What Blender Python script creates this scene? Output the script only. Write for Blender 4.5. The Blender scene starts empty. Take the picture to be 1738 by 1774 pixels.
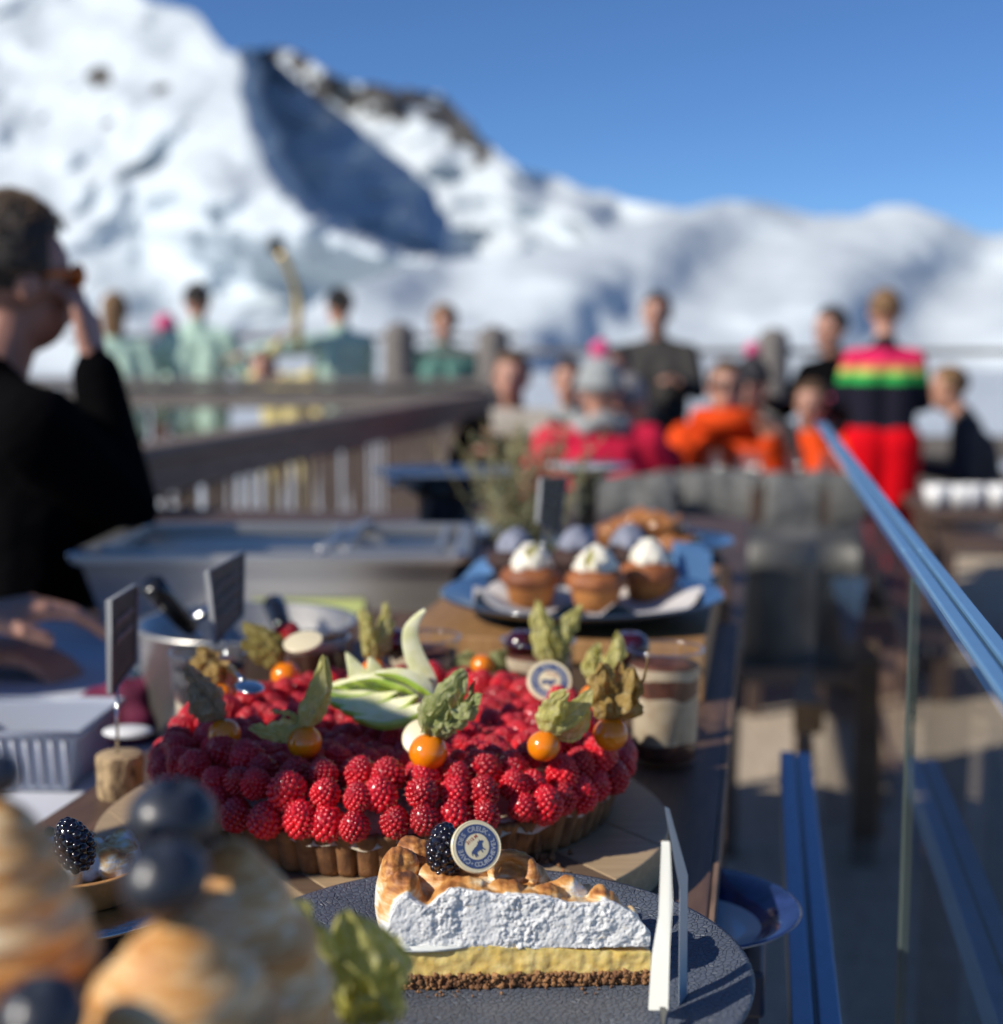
import bpy, bmesh, math, random
import numpy as np
from math import sin, cos, pi, radians, atan, tan, sqrt, exp
from mathutils import Vector, Matrix, noise, Euler, Quaternion

# ------------------------------------------------------------------ camera, light
sc = bpy.context.scene
COL = sc.collection
F = 2500.0; CX, CY = 869.0, 887.0
CAMZ = 1.35; PITCH = math.atan(287 / F)
cd = bpy.data.cameras.new("camera"); cam = bpy.data.objects.new("camera", cd); COL.objects.link(cam)
cam.location = (0, 0, CAMZ); cam.rotation_euler = (pi / 2 - PITCH, 0, 0)
cd.sensor_fit = 'HORIZONTAL'; cd.sensor_width = 36; cd.lens = 36 * F / 1738
cd.clip_start = 0.02; cd.clip_end = 20000
cd.dof.use_dof = True; cd.dof.focus_distance = 0.745; cd.dof.aperture_fstop = 5.2
sc.camera = cam
SUN_EL = radians(31); SUN_AZ = radians(28)      # azimuth: from the left, a little behind the camera
SUNDIR = Vector((-cos(SUN_EL) * cos(SUN_AZ), -cos(SUN_EL) * sin(SUN_AZ), sin(SUN_EL)))
w = bpy.data.worlds.new("World"); sc.world = w; w.use_nodes = True
nt = w.node_tree; bgn = nt.nodes['Background']
sky = nt.nodes.new('ShaderNodeTexSky'); sky.sky_type = 'NISHITA'; sky.sun_disc = False
sky.sun_elevation = SUN_EL; sky.sun_rotation = math.atan2(SUNDIR.x, SUNDIR.y)
sky.altitude = 2400; sky.air_density = 0.9; sky.dust_density = 0.0; sky.ozone_density = 9.0
nt.links.new(sky.outputs[0], bgn.inputs[0]); bgn.inputs[1].default_value = 0.104
sl = bpy.data.lights.new("sun", 'SUN'); sl.energy = 4.7; sl.angle = radians(0.5); sl.color = (1.0, 0.93, 0.82)
so = bpy.data.objects.new("sun", sl); COL.objects.link(so)
so.rotation_euler = SUNDIR.to_track_quat('Z', 'Y').to_euler()
sc.view_settings.view_transform = 'Standard'; sc.view_settings.look = 'None'
sc.view_settings.exposure = 0.15; sc.view_settings.gamma = 1.0
sc.cycles.use_denoising = True
sc.cycles.max_bounces = 10; sc.cycles.transparent_max_bounces = 16
sc.cycles.sample_clamp_indirect = 8.0
sc.cycles.caustics_reflective = False; sc.cycles.caustics_refractive = False

# ------------------------------------------------------------------ projection helpers (photograph pixels -> world)
FV = Vector((0, cos(PITCH), -sin(PITCH))); UV_ = Vector((0, sin(PITCH), cos(PITCH))); CAM = Vector((0, 0, CAMZ))
def ray(px, py): return Vector((1, 0, 0)) * ((px - CX) / F) + UV_ * (-(py - CY) / F) + FV
def D(px, py, d): return CAM + ray(px, py) * d
def Z(px, py, z):
    r = ray(px, py); return CAM + r * ((z - CAMZ) / r.z)
YAW = math.atan(451 / F)                       # the counter runs towards a point right of centre
TV = Vector((sin(YAW), cos(YAW), 0)); SV = Vector((cos(YAW), -sin(YAW), 0))
def ST(s, t, z): return SV * s + TV * t + Vector((0, 0, z))
def st(p): return p.dot(SV), p.dot(TV)

# ------------------------------------------------------------------ materials
def nd(nt, t, **kw):
    n = nt.nodes.new(t)
    for k, v in kw.items(): setattr(n, k, v)
    return n
MATS = {}
def mat(name, col, rough=0.5, metal=0.0, col2=None, var=0.35, scale=8.0, detail=4.0, bump=0.0, bscale=40.0, sss=0.0, sssr=(0.01, 0.004, 0.002), coat=0.0, stretch=(1, 1, 1), spec=0.5, sheen=0.0, lo=0.35, hi=0.65, trans=0.0, voro=False, bdist=0.001):
    m = bpy.data.materials.new(name); m.use_nodes = True; nt = m.node_tree; b = nt.nodes['Principled BSDF']
    b.inputs['Roughness'].default_value = rough; b.inputs['Metallic'].default_value = metal
    b.inputs['Specular IOR Level'].default_value = spec
    if coat: b.inputs['Coat Weight'].default_value = coat; b.inputs['Coat Roughness'].default_value = 0.08
    if sheen: b.inputs['Sheen Weight'].default_value = sheen
    if sss:
        b.inputs['Subsurface Weight'].default_value = sss; b.inputs['Subsurface Radius'].default_value = sssr; b.inputs['Subsurface Scale'].default_value = 1.0
    if trans: b.inputs['Transmission Weight'].default_value = trans
    tc = nd(nt, 'ShaderNodeTexCoord'); mp = nd(nt, 'ShaderNodeMapping'); mp.inputs['Scale'].default_value = stretch
    nt.links.new(tc.outputs['Object'], mp.inputs[0])
    nz = nd(nt, 'ShaderNodeTexNoise'); nz.inputs['Scale'].default_value = scale; nz.inputs['Detail'].default_value = detail
    nt.links.new(mp.outputs[0], nz.inputs['Vector'])
    rp = nd(nt, 'ShaderNodeValToRGB'); rp.color_ramp.elements[0].position = lo; rp.color_ramp.elements[1].position = hi
    c = col; c2 = col2 if col2 else tuple(x * (1 - var) for x in col)
    rp.color_ramp.elements[0].color = (*c2, 1); rp.color_ramp.elements[1].color = (*c, 1)
    nt.links.new(nz.outputs[0], rp.inputs[0]); nt.links.new(rp.outputs[0], b.inputs['Base Color'])
    if bump:
        if voro:
            bn = nd(nt, 'ShaderNodeTexVoronoi'); bn.feature = 'DISTANCE_TO_EDGE'
            mr = nd(nt, 'ShaderNodeMapRange'); mr.inputs[2].default_value = 0.12; mr.interpolation_type = 'SMOOTHSTEP'
            nt.links.new(bn.outputs[0], mr.inputs[0]); src = mr.outputs[0]
        else:
            bn = nd(nt, 'ShaderNodeTexNoise'); bn.inputs['Detail'].default_value = 5; src = bn.outputs[0]
        bn.inputs['Scale'].default_value = bscale; nt.links.new(mp.outputs[0], bn.inputs['Vector'])
        bp = nd(nt, 'ShaderNodeBump'); bp.inputs['Strength'].default_value = bump; bp.inputs['Distance'].default_value = bdist
        nt.links.new(src, bp.inputs['Height']); nt.links.new(bp.outputs[0], b.inputs['Normal'])
    MATS[name] = m; return m
def wood(name, c1, c2, scale=14, ax=(1, 12, 12), rough=0.6, bump=0.3, bdist=0.0006):
    return mat(name, c1, rough, col2=c2, scale=scale, stretch=ax, bump=bump, bscale=scale * 3, detail=6, lo=0.3, hi=0.7, bdist=bdist)
def glassmat(name, tint=(1, 1, 1), ior=1.5, rough=0.01, boost=0.0):
    m = bpy.data.materials.new(name); m.use_nodes = True; nt = m.node_tree
    for n in list(nt.nodes):
        if n.type != 'OUTPUT_MATERIAL': nt.nodes.remove(n)
    out = [n for n in nt.nodes if n.type == 'OUTPUT_MATERIAL'][0]
    tr = nd(nt, 'ShaderNodeBsdfTransparent'); tr.inputs[0].default_value = (*tint, 1)
    gl = nd(nt, 'ShaderNodeBsdfGlossy'); gl.inputs['Roughness'].default_value = rough
    fr = nd(nt, 'ShaderNodeFresnel'); fr.inputs[0].default_value = ior
    mx = nd(nt, 'ShaderNodeMixShader'); ad = nd(nt, 'ShaderNodeMath', operation='ADD'); ad.inputs[1].default_value = boost
    ge = nd(nt, 'ShaderNodeNewGeometry'); iv = nd(nt, 'ShaderNodeMath', operation='SUBTRACT'); iv.inputs[0].default_value = 1.0; nt.links.new(ge.outputs['Backfacing'], iv.inputs[1])
    ml = nd(nt, 'ShaderNodeMath', operation='MULTIPLY'); nt.links.new(fr.outputs[0], ad.inputs[0]); nt.links.new(ad.outputs[0], ml.inputs[0]); nt.links.new(iv.outputs[0], ml.inputs[1]); nt.links.new(ml.outputs[0], mx.inputs[0])
    nt.links.new(tr.outputs[0], mx.inputs[1]); nt.links.new(gl.outputs[0], mx.inputs[2]); nt.links.new(mx.outputs[0], out.inputs[0])
    MATS[name] = m; return m

# ------------------------------------------------------------------ mesh builder
class MB:
    def __init__(s): s.v = []; s.f = []; s.m = []; s.uv = {}
    def add(s, vs, fs, mi=0):
        o = len(s.v); s.v += [tuple(p) for p in vs]; s.f += [tuple(i + o for i in f) for f in fs]
        s.m += ([mi] * len(fs) if isinstance(mi, int) else list(mi)); return s
    def box(s, c, d, mi=0, R=None, taper=1.0):
        c = Vector(c); hx, hy, hz = d[0] / 2, d[1] / 2, d[2] / 2; vs = []
        for z in (-1, 1):
            k = taper if z < 0 else 1.0
            for x, y in ((-1, -1), (1, -1), (1, 1), (-1, 1)):
                p = Vector((x * hx * k, y * hy * k, z * hz)); vs.append(c + (R @ p if R else p))
        return s.add(vs, [(3, 2, 1, 0), (4, 5, 6, 7), (0, 1, 5, 4), (1, 2, 6, 5), (2, 3, 7, 6), (3, 0, 4, 7)], mi)
    def bar(s, a, b, w, h, mi=0, up=(0, 0, 1)):
        a = Vector(a); b = Vector(b); t = (b - a).normalized(); u = Vector(up); x = t.cross(u)
        if x.length < 1e-4: x = t.cross(Vector((0, 1, 0)))
        x.normalize(); u = x.cross(t).normalized(); vs = []
        for p in (a, b):
            for i, j in ((-1, -1), (1, -1), (1, 1), (-1, 1)): vs.append(p + x * (i * w / 2) + u * (j * h / 2))
        return s.add(vs, [(0, 1, 2, 3), (7, 6, 5, 4), (0, 4, 5, 1), (1, 5, 6, 2), (2, 6, 7, 3), (3, 7, 4, 0)], mi)
    def lathe(s, prof, c=(0, 0, 0), n=48, mi=0, rf=None, M=None, caps=True):
        # prof: (r, z[, mi])
        vs = []; c = Vector(c)
        for j, pz in enumerate(prof):
            for i in range(n):
                a = 2 * pi * i / n; r = pz[0] * (rf(a, j, pz[1]) if rf else 1)
                p = Vector((r * cos(a), r * sin(a), pz[1])); vs.append((M @ p if M else p) + c)
        fs = []; ms = []
        for j in range(len(prof) - 1):
            for i in range(n):
                k = (i + 1) % n; fs.append((j * n + i, j * n + k, (j + 1) * n + k, (j + 1) * n + i)); ms.append(prof[j][2] if len(prof[j]) > 2 else mi)
        if caps:
            if prof[0][0] > 1e-6: fs.append(tuple(range(n - 1, -1, -1))); ms.append(ms[0])
            if prof[-1][0] > 1e-6: fs.append(tuple((len(prof) - 1) * n + i for i in range(n))); ms.append(ms[-2] if prof[0][0] > 1e-6 else ms[-1])
        return s.add(vs, fs, ms)
    def sphere(s, c, r, n=16, m=10, mi=0, R=None, wob=0, seed=0):
        if not hasattr(r, '__len__'): r = (r, r, r)
        c = Vector(c); vs = [];
        for j in range(m + 1):
            th = pi * j / m
            for i in range(n):
                a = 2 * pi * i / n; d = Vector((sin(th) * cos(a), sin(th) * sin(a), cos(th)))
                k = 1 + (wob * noise.noise(d * 1.7 + Vector((seed, seed * 2.3, 0))) if wob else 0)
                p = Vector((d.x * r[0] * k, d.y * r[1] * k, d.z * r[2] * k)); vs.append(c + (R @ p if R else p))
        fs = [(j * n + i, (j + 1) * n + i, (j + 1) * n + (i + 1) % n, j * n + (i + 1) % n) for j in range(m) for i in range(n)]
        return s.add(vs, fs, mi)
    def tube(s, pts, r, n=8, mi=0, closed=False):
        pts = [Vector(p) for p in pts]; rs = r if hasattr(r, '__len__') else [r] * len(pts); vs = []
        u = None
        for i, p in enumerate(pts):
            a = pts[max(i - 1, 0)]; b = pts[min(i + 1, len(pts) - 1)]
            if closed: a = pts[i - 1]; b = pts[(i + 1) % len(pts)]
            t = (b - a).normalized()
            if u is None:
                u = t.orthogonal().normalized()
            u = (u - t * u.dot(t)).normalized(); v = t.cross(u)
            for k in range(n):
                an = 2 * pi * k / n; vs.append(p + (u * cos(an) + v * sin(an)) * rs[i])
        fs = []
        L = len(pts)
        for i in range(L if closed else L - 1):
            for k in range(n): fs.append((i * n + k, i * n + (k + 1) % n, ((i + 1) % L) * n + (k + 1) % n, ((i + 1) % L) * n + k))
        if not closed: fs += [tuple(range(n - 1, -1, -1)), tuple((L - 1) * n + k for k in range(n))]
        return s.add(vs, fs, mi)
    def grid(s, fn, nu, nv, mi=0, flip=False):
        vs = [fn(i / nu, j / nv) for j in range(nv + 1) for i in range(nu + 1)]; W = nu + 1
        fs = [(j * W + i, j * W + i + 1, (j + 1) * W + i + 1, (j + 1) * W + i) for j in range(nv) for i in range(nu)]
        if flip: fs = [f[::-1] for f in fs]
        ms = mi
        if callable(mi): ms = [mi((i + .5) / nu, (j + .5) / nv) for j in range(nv) for i in range(nu)]
        o = len(s.v)
        for j in range(nv + 1):
            for i in range(nu + 1): s.uv[o + j * W + i] = (i / nu, j / nv)
        return s.add(vs, fs, ms)
    def prism(s, poly, z0, z1, mi=0, M=None, mtop=None):
        n = len(poly); vs = [Vector((x, y, z0)) for x, y in poly] + [Vector((x, y, z1)) for x, y in poly]
        if M: vs = [M @ p for p in vs]
        fs = [tuple(range(n - 1, -1, -1)), tuple(range(n, 2 * n))] + [(i, (i + 1) % n, n + (i + 1) % n, n + i) for i in range(n)]
        return s.add(vs, fs, [mi, mi if mtop is None else mtop] + [mi] * n)
    def mesh(s, name, mats, smooth=True):
        me = bpy.data.meshes.new(name); me.from_pydata(s.v, [], s.f); me.validate()
        for m in (mats if isinstance(mats, (list, tuple)) else [mats]): me.materials.append(m)
        if len(me.polygons) == len(s.m): me.polygons.foreach_set('material_index', s.m)
        if smooth: me.polygons.foreach_set('use_smooth', [True] * len(me.polygons))
        if s.uv:
            uvl = me.uv_layers.new(name='UVMap'); 
            for lp in me.loops:
                uvl.data[lp.index].uv = s.uv.get(lp.vertex_index, (0, 0))
        me.update(); return me
    def build(s, name, mats, parent=None, smooth=True, bevel=0, auto=None):
        o = bpy.data.objects.new(name, s.mesh(name, mats, smooth)); COL.objects.link(o)
        if parent is not None: o.parent = parent
        if bevel:
            b = o.modifiers.new('bevel', 'BEVEL'); b.width = bevel; b.segments = 2; b.limit_method = 'ANGLE'
            for p in o.data.polygons: p.use_smooth = False
        if auto:
            o.data.set_sharp_from_angle(angle=radians(auto))
        return o
def tag(o, label=None, cat=None, group=None, kind=None):
    if label: o['label'] = label
    if cat: o['category'] = cat
    if group: o['group'] = group
    if kind: o['kind'] = kind
    return o
def empty(name, loc=(0, 0, 0), rz=0, label=None, cat=None, group=None):
    o = bpy.data.objects.new(name, None); COL.objects.link(o); o.location = loc; o.rotation_euler = (0, 0, rz); o.empty_display_size = 0.02
    return tag(o, label, cat, group)
def copy_tree(o, loc=None, parent=None, label=None, group=None, rz=None):
    c = o.copy(); COL.objects.link(c)
    if parent is not None: c.parent = parent
    if loc is not None: c.location = loc
    if rz is not None: c.rotation_euler = (0, 0, rz)
    if label: c['label'] = label
    if group: c['group'] = group
    for ch in list(o.children): copy_tree(ch, parent=c)
    return c
def fbm(p, o=4):
    return noise.fractal(p, 1.0, 2.0, o)
def evalmesh(o):
    dg = bpy.context.evaluated_depsgraph_get(); dg.update(); me = bpy.data.meshes.new_from_object(o.evaluated_get(dg)); return me
def remesh(mb, vox, smooth_it=2):
    """union of the builder's closed shapes as one continuous skin"""
    me = mb.mesh('tmp', [], False); o = bpy.data.objects.new('tmp', me); COL.objects.link(o)
    r = o.modifiers.new('r', 'REMESH'); r.mode = 'VOXEL'; r.voxel_size = vox; r.use_smooth_shade = True
    if smooth_it:
        s_ = o.modifiers.new('s', 'SMOOTH'); s_.iterations = smooth_it; s_.factor = 0.5
    out = evalmesh(o); bpy.data.objects.remove(o); bpy.data.meshes.remove(me)
    out.polygons.foreach_set('use_smooth', [True] * len(out.polygons)); return out
def mobj(name, me, mats=None, parent=None):
    o = bpy.data.objects.new(name, me); COL.objects.link(o)
    if mats:
        me.materials.clear()
        for m in mats: me.materials.append(m)
    if parent is not None: o.parent = parent
    return o
def ss(a, b, x):
    t = min(1, max(0, (x - a) / (b - a))); return t * t * (3 - 2 * t)
def interp(x, pts):
    if x <= pts[0][0]: return pts[0][1]
    for (a, b), (c, d) in zip(pts, pts[1:]):
        if x <= c: return b + (d - b) * (x - a) / (c - a)
    return pts[-1][1]
# ------------------------------------------------------------------ terrain
def snowmat(name, rockcol=(0.09, 0.085, 0.08)):
    m = bpy.data.materials.new(name); m.use_nodes = True; nt = m.node_tree; b = nt.nodes['Principled BSDF']
    b.inputs['Roughness'].default_value = 0.75; b.inputs['Specular IOR Level'].default_value = 0.25
    at = nd(nt, 'ShaderNodeAttribute'); at.attribute_name = 'rock'
    tc = nd(nt, 'ShaderNodeTexCoord'); nz = nd(nt, 'ShaderNodeTexNoise'); nz.inputs['Scale'].default_value = 0.06; nz.inputs['Detail'].default_value = 8
    nt.links.new(tc.outputs['Object'], nz.inputs['Vector'])
    ad = nd(nt, 'ShaderNodeMath', operation='ADD'); nt.links.new(at.outputs['Fac'], ad.inputs[0]); nt.links.new(nz.outputs[0], ad.inputs[1])
    rp = nd(nt, 'ShaderNodeValToRGB'); rp.color_ramp.elements[0].position = 0.95; rp.color_ramp.elements[1].position = 1.0
    rp.color_ramp.elements[0].color = (0.55, 0.61, 0.655, 1); rp.color_ramp.elements[1].color = (*rockcol, 1)
    nt.links.new(ad.outputs[0], rp.inputs[0]); nt.links.new(rp.outputs[0], b.inputs['Base Color'])
    bp = nd(nt, 'ShaderNodeBump'); bp.inputs['Strength'].default_value = 0.6; bp.inputs['Distance'].default_value = 3.0
    n2 = nd(nt, 'ShaderNodeTexNoise'); n2.inputs['Scale'].default_value = 0.08; n2.inputs['Detail'].default_value = 6
    nt.links.new(tc.outputs['Object'], n2.inputs['Vector']); nt.links.new(n2.outputs[0], bp.inputs['Height']); nt.links.new(bp.outputs[0], b.inputs['Normal'])
    return m
SNOW = snowmat('snow_and_rock')
def terrain(name, x0, x1, nx, ny, top, bot, Rfn, rockfn, amp):
    """a mountainside: distance of the slope as a function of bearing and height, with relief"""
    vs = []; rock = []
    for j in range(ny + 1):
        v = j / ny
        for i in range(nx + 1):
            px = x0 + (x1 - x0) * i / nx; yt = top(px); py = bot + (yt - bot) * v
            R = Rfn(px, py, v); p = CAM + ray(px, py) * R
            h = fbm(p * (1 / 90.0), 5) ; h2 = fbm(p * (1 / 28.0), 4)
            p = CAM + ray(px, py) * (R + amp * (h * 1.0 + h2 * 0.28))
            p.z += amp * 0.10 * h2
            vs.append(p); rock.append(rockfn(px, py, v, h2))
    # the far side falls away again
    W = nx + 1; top_i = ny * W
    for k, (dr, dz) in enumerate(((60, -25), (260, -200), (500, -420))):
        for i in range(W):
            p = Vector(vs[top_i + i]); q = Vector((p.x, p.y, 0)).normalized(); vs.append(Vector((p.x + q.x * dr, p.y + q.y * dr, p.z + dz))); rock.append(0)
    rows = ny + 3
    fs = [(j * W + i, j * W + i + 1, (j + 1) * W + i + 1, (j + 1) * W + i) for j in range(rows) for i in range(nx)]
    mb = MB(); mb.add(vs, fs); o = mb.build(name, SNOW)
    a = o.data.attributes.new('rock', 'FLOAT', 'POINT'); a.data.foreach_set('value', rock)
    return tag(o, kind='structure')
TOPM = [(-500, -420), (-100, -260), (100, -140), (200, -60), (250, -6), (285, 12), (330, 18), (365, 52), (395, 96), (425, 82), (465, 80), (520, 92), (560, 118), (600, 142), (640, 148), (700, 152), (760, 160), (800, 198), (840, 246), (900, 288), (960, 308), (1060, 338), (1160, 362), (1260, 380), (1500, 400), (2300, 420)]
def topm(px): return interp(px, TOPM) + 5 * noise.noise(Vector((px * .03, 3, 0))) + (7 * noise.noise(Vector((px * .07, 8, 0))) if px < 820 else 0)
RIB = [(-400, 400), (0, 425), (100, 438), (190, 452), (260, 475), (330, 512), (400, 600), (440, 720), (480, 900), (640, 1500)]
def massR(px, py, v):
    # a bulging rib on the left and, behind its edge, a hollow that lies in its shadow
    q = Vector((px * .006, py * .009, 1.0)); l = interp(py, RIB) + 26 * noise.noise(Vector((px * .01, py * .02, 4)))
    d = px - l; S = ss(-26, 26, d); hgt = 640 - py
    base = 640 + 0.62 * hgt * (1 + 0.0006 * hgt) + 22 * noise.noise(q * 1.6)
    spur = 40 * exp(-((px - interp(py, [(120, 600), (330, 900), (460, 1150)])) / 60) ** 2)
    return base + (1 - S) * (-215 * exp(-(d / 330) ** 2)) + S * (150 * exp(-max(d, 0) / 420) + 40 * noise.noise(Vector((px * .012, py * .02, 31)))) - spur
def rockm(px, py, v, h):
    r = 0.0
    if 380 < px < 850:
        d = py - topm(px)
        r += 0.66 * (1 - ss(30, 105, d)) * ss(400, 470, px) * (0.86 + 1.0 * noise.noise(Vector((px * .03, py * .045, 1))) + .15 * ss(600, 660, px))
    if 120 < px < 320 and 100 < py < 220: r += 0.50 * max(0, noise.noise(Vector((px * .02, py * .035, 7))) * 2.4)
    r += 0.52 * max(0, noise.noise(Vector((px * .02, py * .045, 17))) - .1) * (0 if px > 440 and py > 200 else 1) * (1 - ss(420, 470, py))
    return r
terrain('mountain', -480, 2250, 380, 120, topm, 660, massR, rockm, 30)
TOPH = [(-500, 470), (0, 520), (300, 560), (480, 566), (560, 510), (620, 482), (700, 462), (800, 446), (900, 432), (1000, 412), (1080, 392), (1180, 368), (1240, 352), (1310, 349), (1360, 362), (1420, 378), (1480, 366), (1530, 352), (1575, 350), (1630, 376), (1700, 408), (1760, 418), (1900, 440), (2300, 470)]
def toph(px): return interp(px, TOPH) + 3 * noise.noise(Vector((px * .02, 33, 0)))
def hillR(px, py, v): return 210 + 0.42 * (640 - py) + 34 * noise.noise(Vector((px * .0045, py * .006, 2.0))) + 0.02 * px
terrain('hill', -480, 2250, 300, 70, toph, 655, hillR, lambda px, py, v, h: 0.33 * max(0, h) * ss(.5, .9, v) * ss(1100, 1400, px), 15)
# snow field around the terrace, falling away below it and reaching the slopes
mb = MB()
def gf(u, v):
    r = 11.2 + (v ** 2) * 2500; a = -1.25 + 2.5 * u
    x = r * sin(a); y = r * cos(a); z = -1.2 - 1.5 * ss(11, 60, r) + 0.5 * fbm(Vector((x * .06, y * .06, 0)), 4) * ss(12, 30, r)
    return Vector((x, y, z))
mb.grid(gf, 120, 120); o = mb.build('snow_field', SNOW); tag(o, kind='structure')

# ------------------------------------------------------------------ terrace
DECKW = wood('weathered_deck_wood', (0.62, 0.51, 0.38), (0.42, 0.34, 0.25), 5, (10, 1, 1), 0.7, bdist=0.002)
GREYW = wood('grey_weathered_wood', (0.20, 0.18, 0.165), (0.11, 0.10, 0.095), 6, (1, 1, 8), 0.75, bdist=0.002)
BROWNW = wood('brown_stained_wood', (0.12, 0.075, 0.055), (0.055, 0.035, 0.028), 6, (1, 1, 8), 0.6)
mb = MB(); random.seed(3)
Rz = Matrix.Rotation(-YAW, 3, 'Z'); 
for i in range(96):
    t = -1.5 + i * 0.135; mb.box(ST(0.5, t, -0.02 + random.uniform(-.0015, .0015)), (13, 0.129, 0.04), 0, Rz)
o = mb.build('deck', DECKW, smooth=False); tag(o, kind='structure')
def post(p, h, r=0.085, label='', name='railing_post'):
    m = MB(); m.lathe([(r, 0), (r, h - r * 1.1), (r * .93, h - r * .65), (r * .72, h - r * .25), (r * .4, h - .02), (0.001, h)], n=20, caps=False)
    o = m.build(name, GREYW); o.location = p; tag(o, label, 'railing post', 'round topped posts of the terrace railing'); return o
def railing(name, a, b, ztop, label, th=0.05, hh=0.10, rails=(), slats=0, sw=0.04, szb=0.08, m=GREYW, zt2=None, planks=()):
    a = Vector(a); b = Vector(b); z2 = ztop if zt2 is None else zt2
    e = empty(name, (0, 0, 0), 0, label, 'railing')
    k = MB(); k.bar((a.x, a.y, ztop - .02), (b.x, b.y, z2 - .02), th * 2.2, .04); k.build('top_rail', m, e, False, .006)
    for z in rails:
        k = MB(); k.bar((a.x, a.y, z), (b.x, b.y, z), th, hh); k.build('cross_rail', m, e, False, .006)
    for z, h in planks:
        k = MB(); k.bar((a.x, a.y, z), (b.x, b.y, z), th * .6, h); k.build('plank', m, e, False, .004)
    for i in range(slats):
        p = a.lerp(b, (i + .5) / slats); k = MB(); k.box((p.x, p.y, (szb + ztop - .06) / 2), (sw, .010, ztop - .06 - szb), 0, Matrix.Rotation(math.atan2(b.y - a.y, b.x - a.x), 3, 'Z')); k.build('slat', m, e, False)
    return e
# far railing (right part) and its posts
A = D(700, 604, 9.6); B = D(2100, 612, 9.0)
railing('terrace_railing', A, B, 1.335, 'long grey wooden railing along the far edge of the terrace before the snow', rails=(), planks=((.70, .16), (.48, .16), (.26, .16), (.08, .12)))
for x, tp, lb in ((855, 562, 'round topped grey post standing behind the man with the beige board'), (1340, 566, 'round topped grey post between orange jacket diner and the striped sweater woman'), (692, 556, 'round topped dark post beside the curly haired green jacket man')):
    d = 9.25; p = D(x, 600, d); h = CAMZ + (600 - tp) / F * d; post((p.x, p.y, 0), h, 0.105, lb)
# far-left railing behind the green jackets
A = D(120, 578, 11.2); B = D(900, 588, 10.6)
e = railing('viewpoint_railing', A, B, 1.44, 'thin dark railing directly behind the people in pale green jackets', th=.04, rails=(.95,))
# middle horizontal railing in front of the green jackets
A = D(-60, 655, 8.3); B = D(845, 648, 8.1)
railing('cross_railing', A, B, 1.17, 'horizontal grey wooden railing in front of the green jacket band', hh=.12, rails=(1.06, .35), th=.06)
# nearer diagonal balustrade
BALW = wood('balustrade_wood', (0.25, 0.19, 0.15), (0.14, 0.105, 0.085), 6, (1, 1, 8), 0.75)
A = D(120, 800, 3.3); B = D(848, 643, 8.2); A.z = 0; B.z = 0
railing('balustrade', A, B, 1.10, 'brown wooden balustrade with upright slats running away from the buffet', hh=.11, rails=(1.02, .14), slats=52, sw=.034, m=BALW, th=.055)
# ------------------------------------------------------------------ people
SKIN = mat('skin', (0.52, 0.27, 0.19), 0.5, var=0.15, scale=14, sss=0.15, sssr=(0.01, 0.004, 0.002))
SKIN2 = mat('tanned_skin', (0.42, 0.20, 0.14), 0.5, var=0.2, scale=14, sss=0.12)
EYEW = mat('eye_dark', (0.03, 0.02, 0.02), 0.2); LIP = mat('lips', (0.35, 0.10, 0.09), 0.5)
def cloth(name, c, c2=None, sc_=9, rough=0.85): return mat(name, c, rough, col2=c2, var=0.25, scale=sc_, bump=0.6, bscale=30, bdist=0.01, spec=0.15)
BLACK = cloth('black_cloth', (0.0035, 0.0035, 0.0042)); BLACK.node_tree.nodes['Principled BSDF'].inputs['Specular IOR Level'].default_value = 0.02; NAVY = cloth('navy_cloth', (0.012, 0.016, 0.035)); DGREY = cloth('dark_grey_cloth', (0.05, 0.05, 0.055))
GREEN = cloth('pale_green_cloth', (0.55, 0.76, 0.63)); PINKR = cloth('pink_red_cloth', (0.75, 0.02, 0.07)); ORANGE = cloth('orange_cloth', (0.80, 0.075, 0.01))
REDT = cloth('bright_red_cloth', (0.72, 0.0, 0.008)); JEANS = cloth('blue_denim', (0.06, 0.12, 0.22)); BEIGE = cloth('beige_cloth', (0.50, 0.45, 0.38)); YELC = cloth('pale_yellow_cloth', (0.72, 0.62, 0.28))
PGREY = cloth('pale_grey_cloth', (0.36, 0.38, 0.38)); PINK = cloth('pink_knit', (0.80, 0.12, 0.28)); WHITEC = cloth('white_cloth', (0.75, 0.75, 0.76))
HAIRB = mat('brown_hair', (0.14, 0.075, 0.035), 0.55, var=0.5, scale=60, stretch=(3, 3, 1), bump=0.8, bscale=120, bdist=0.004)
HAIRD = mat('dark_hair', (0.030, 0.020, 0.014), 0.5, var=0.5, scale=60, stretch=(3, 3, 1), bump=0.9, bscale=90, bdist=0.006)
HAIRL = mat('light_brown_hair', (0.26, 0.14, 0.055), 0.55, var=0.5, scale=60, stretch=(3, 3, 1), bump=0.8, bscale=120, bdist=0.004)
HAIRG = mat('grey_hair', (0.32, 0.30, 0.30), 0.55, var=0.4, scale=60, bump=0.8, bscale=120, bdist=0.004)
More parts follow.
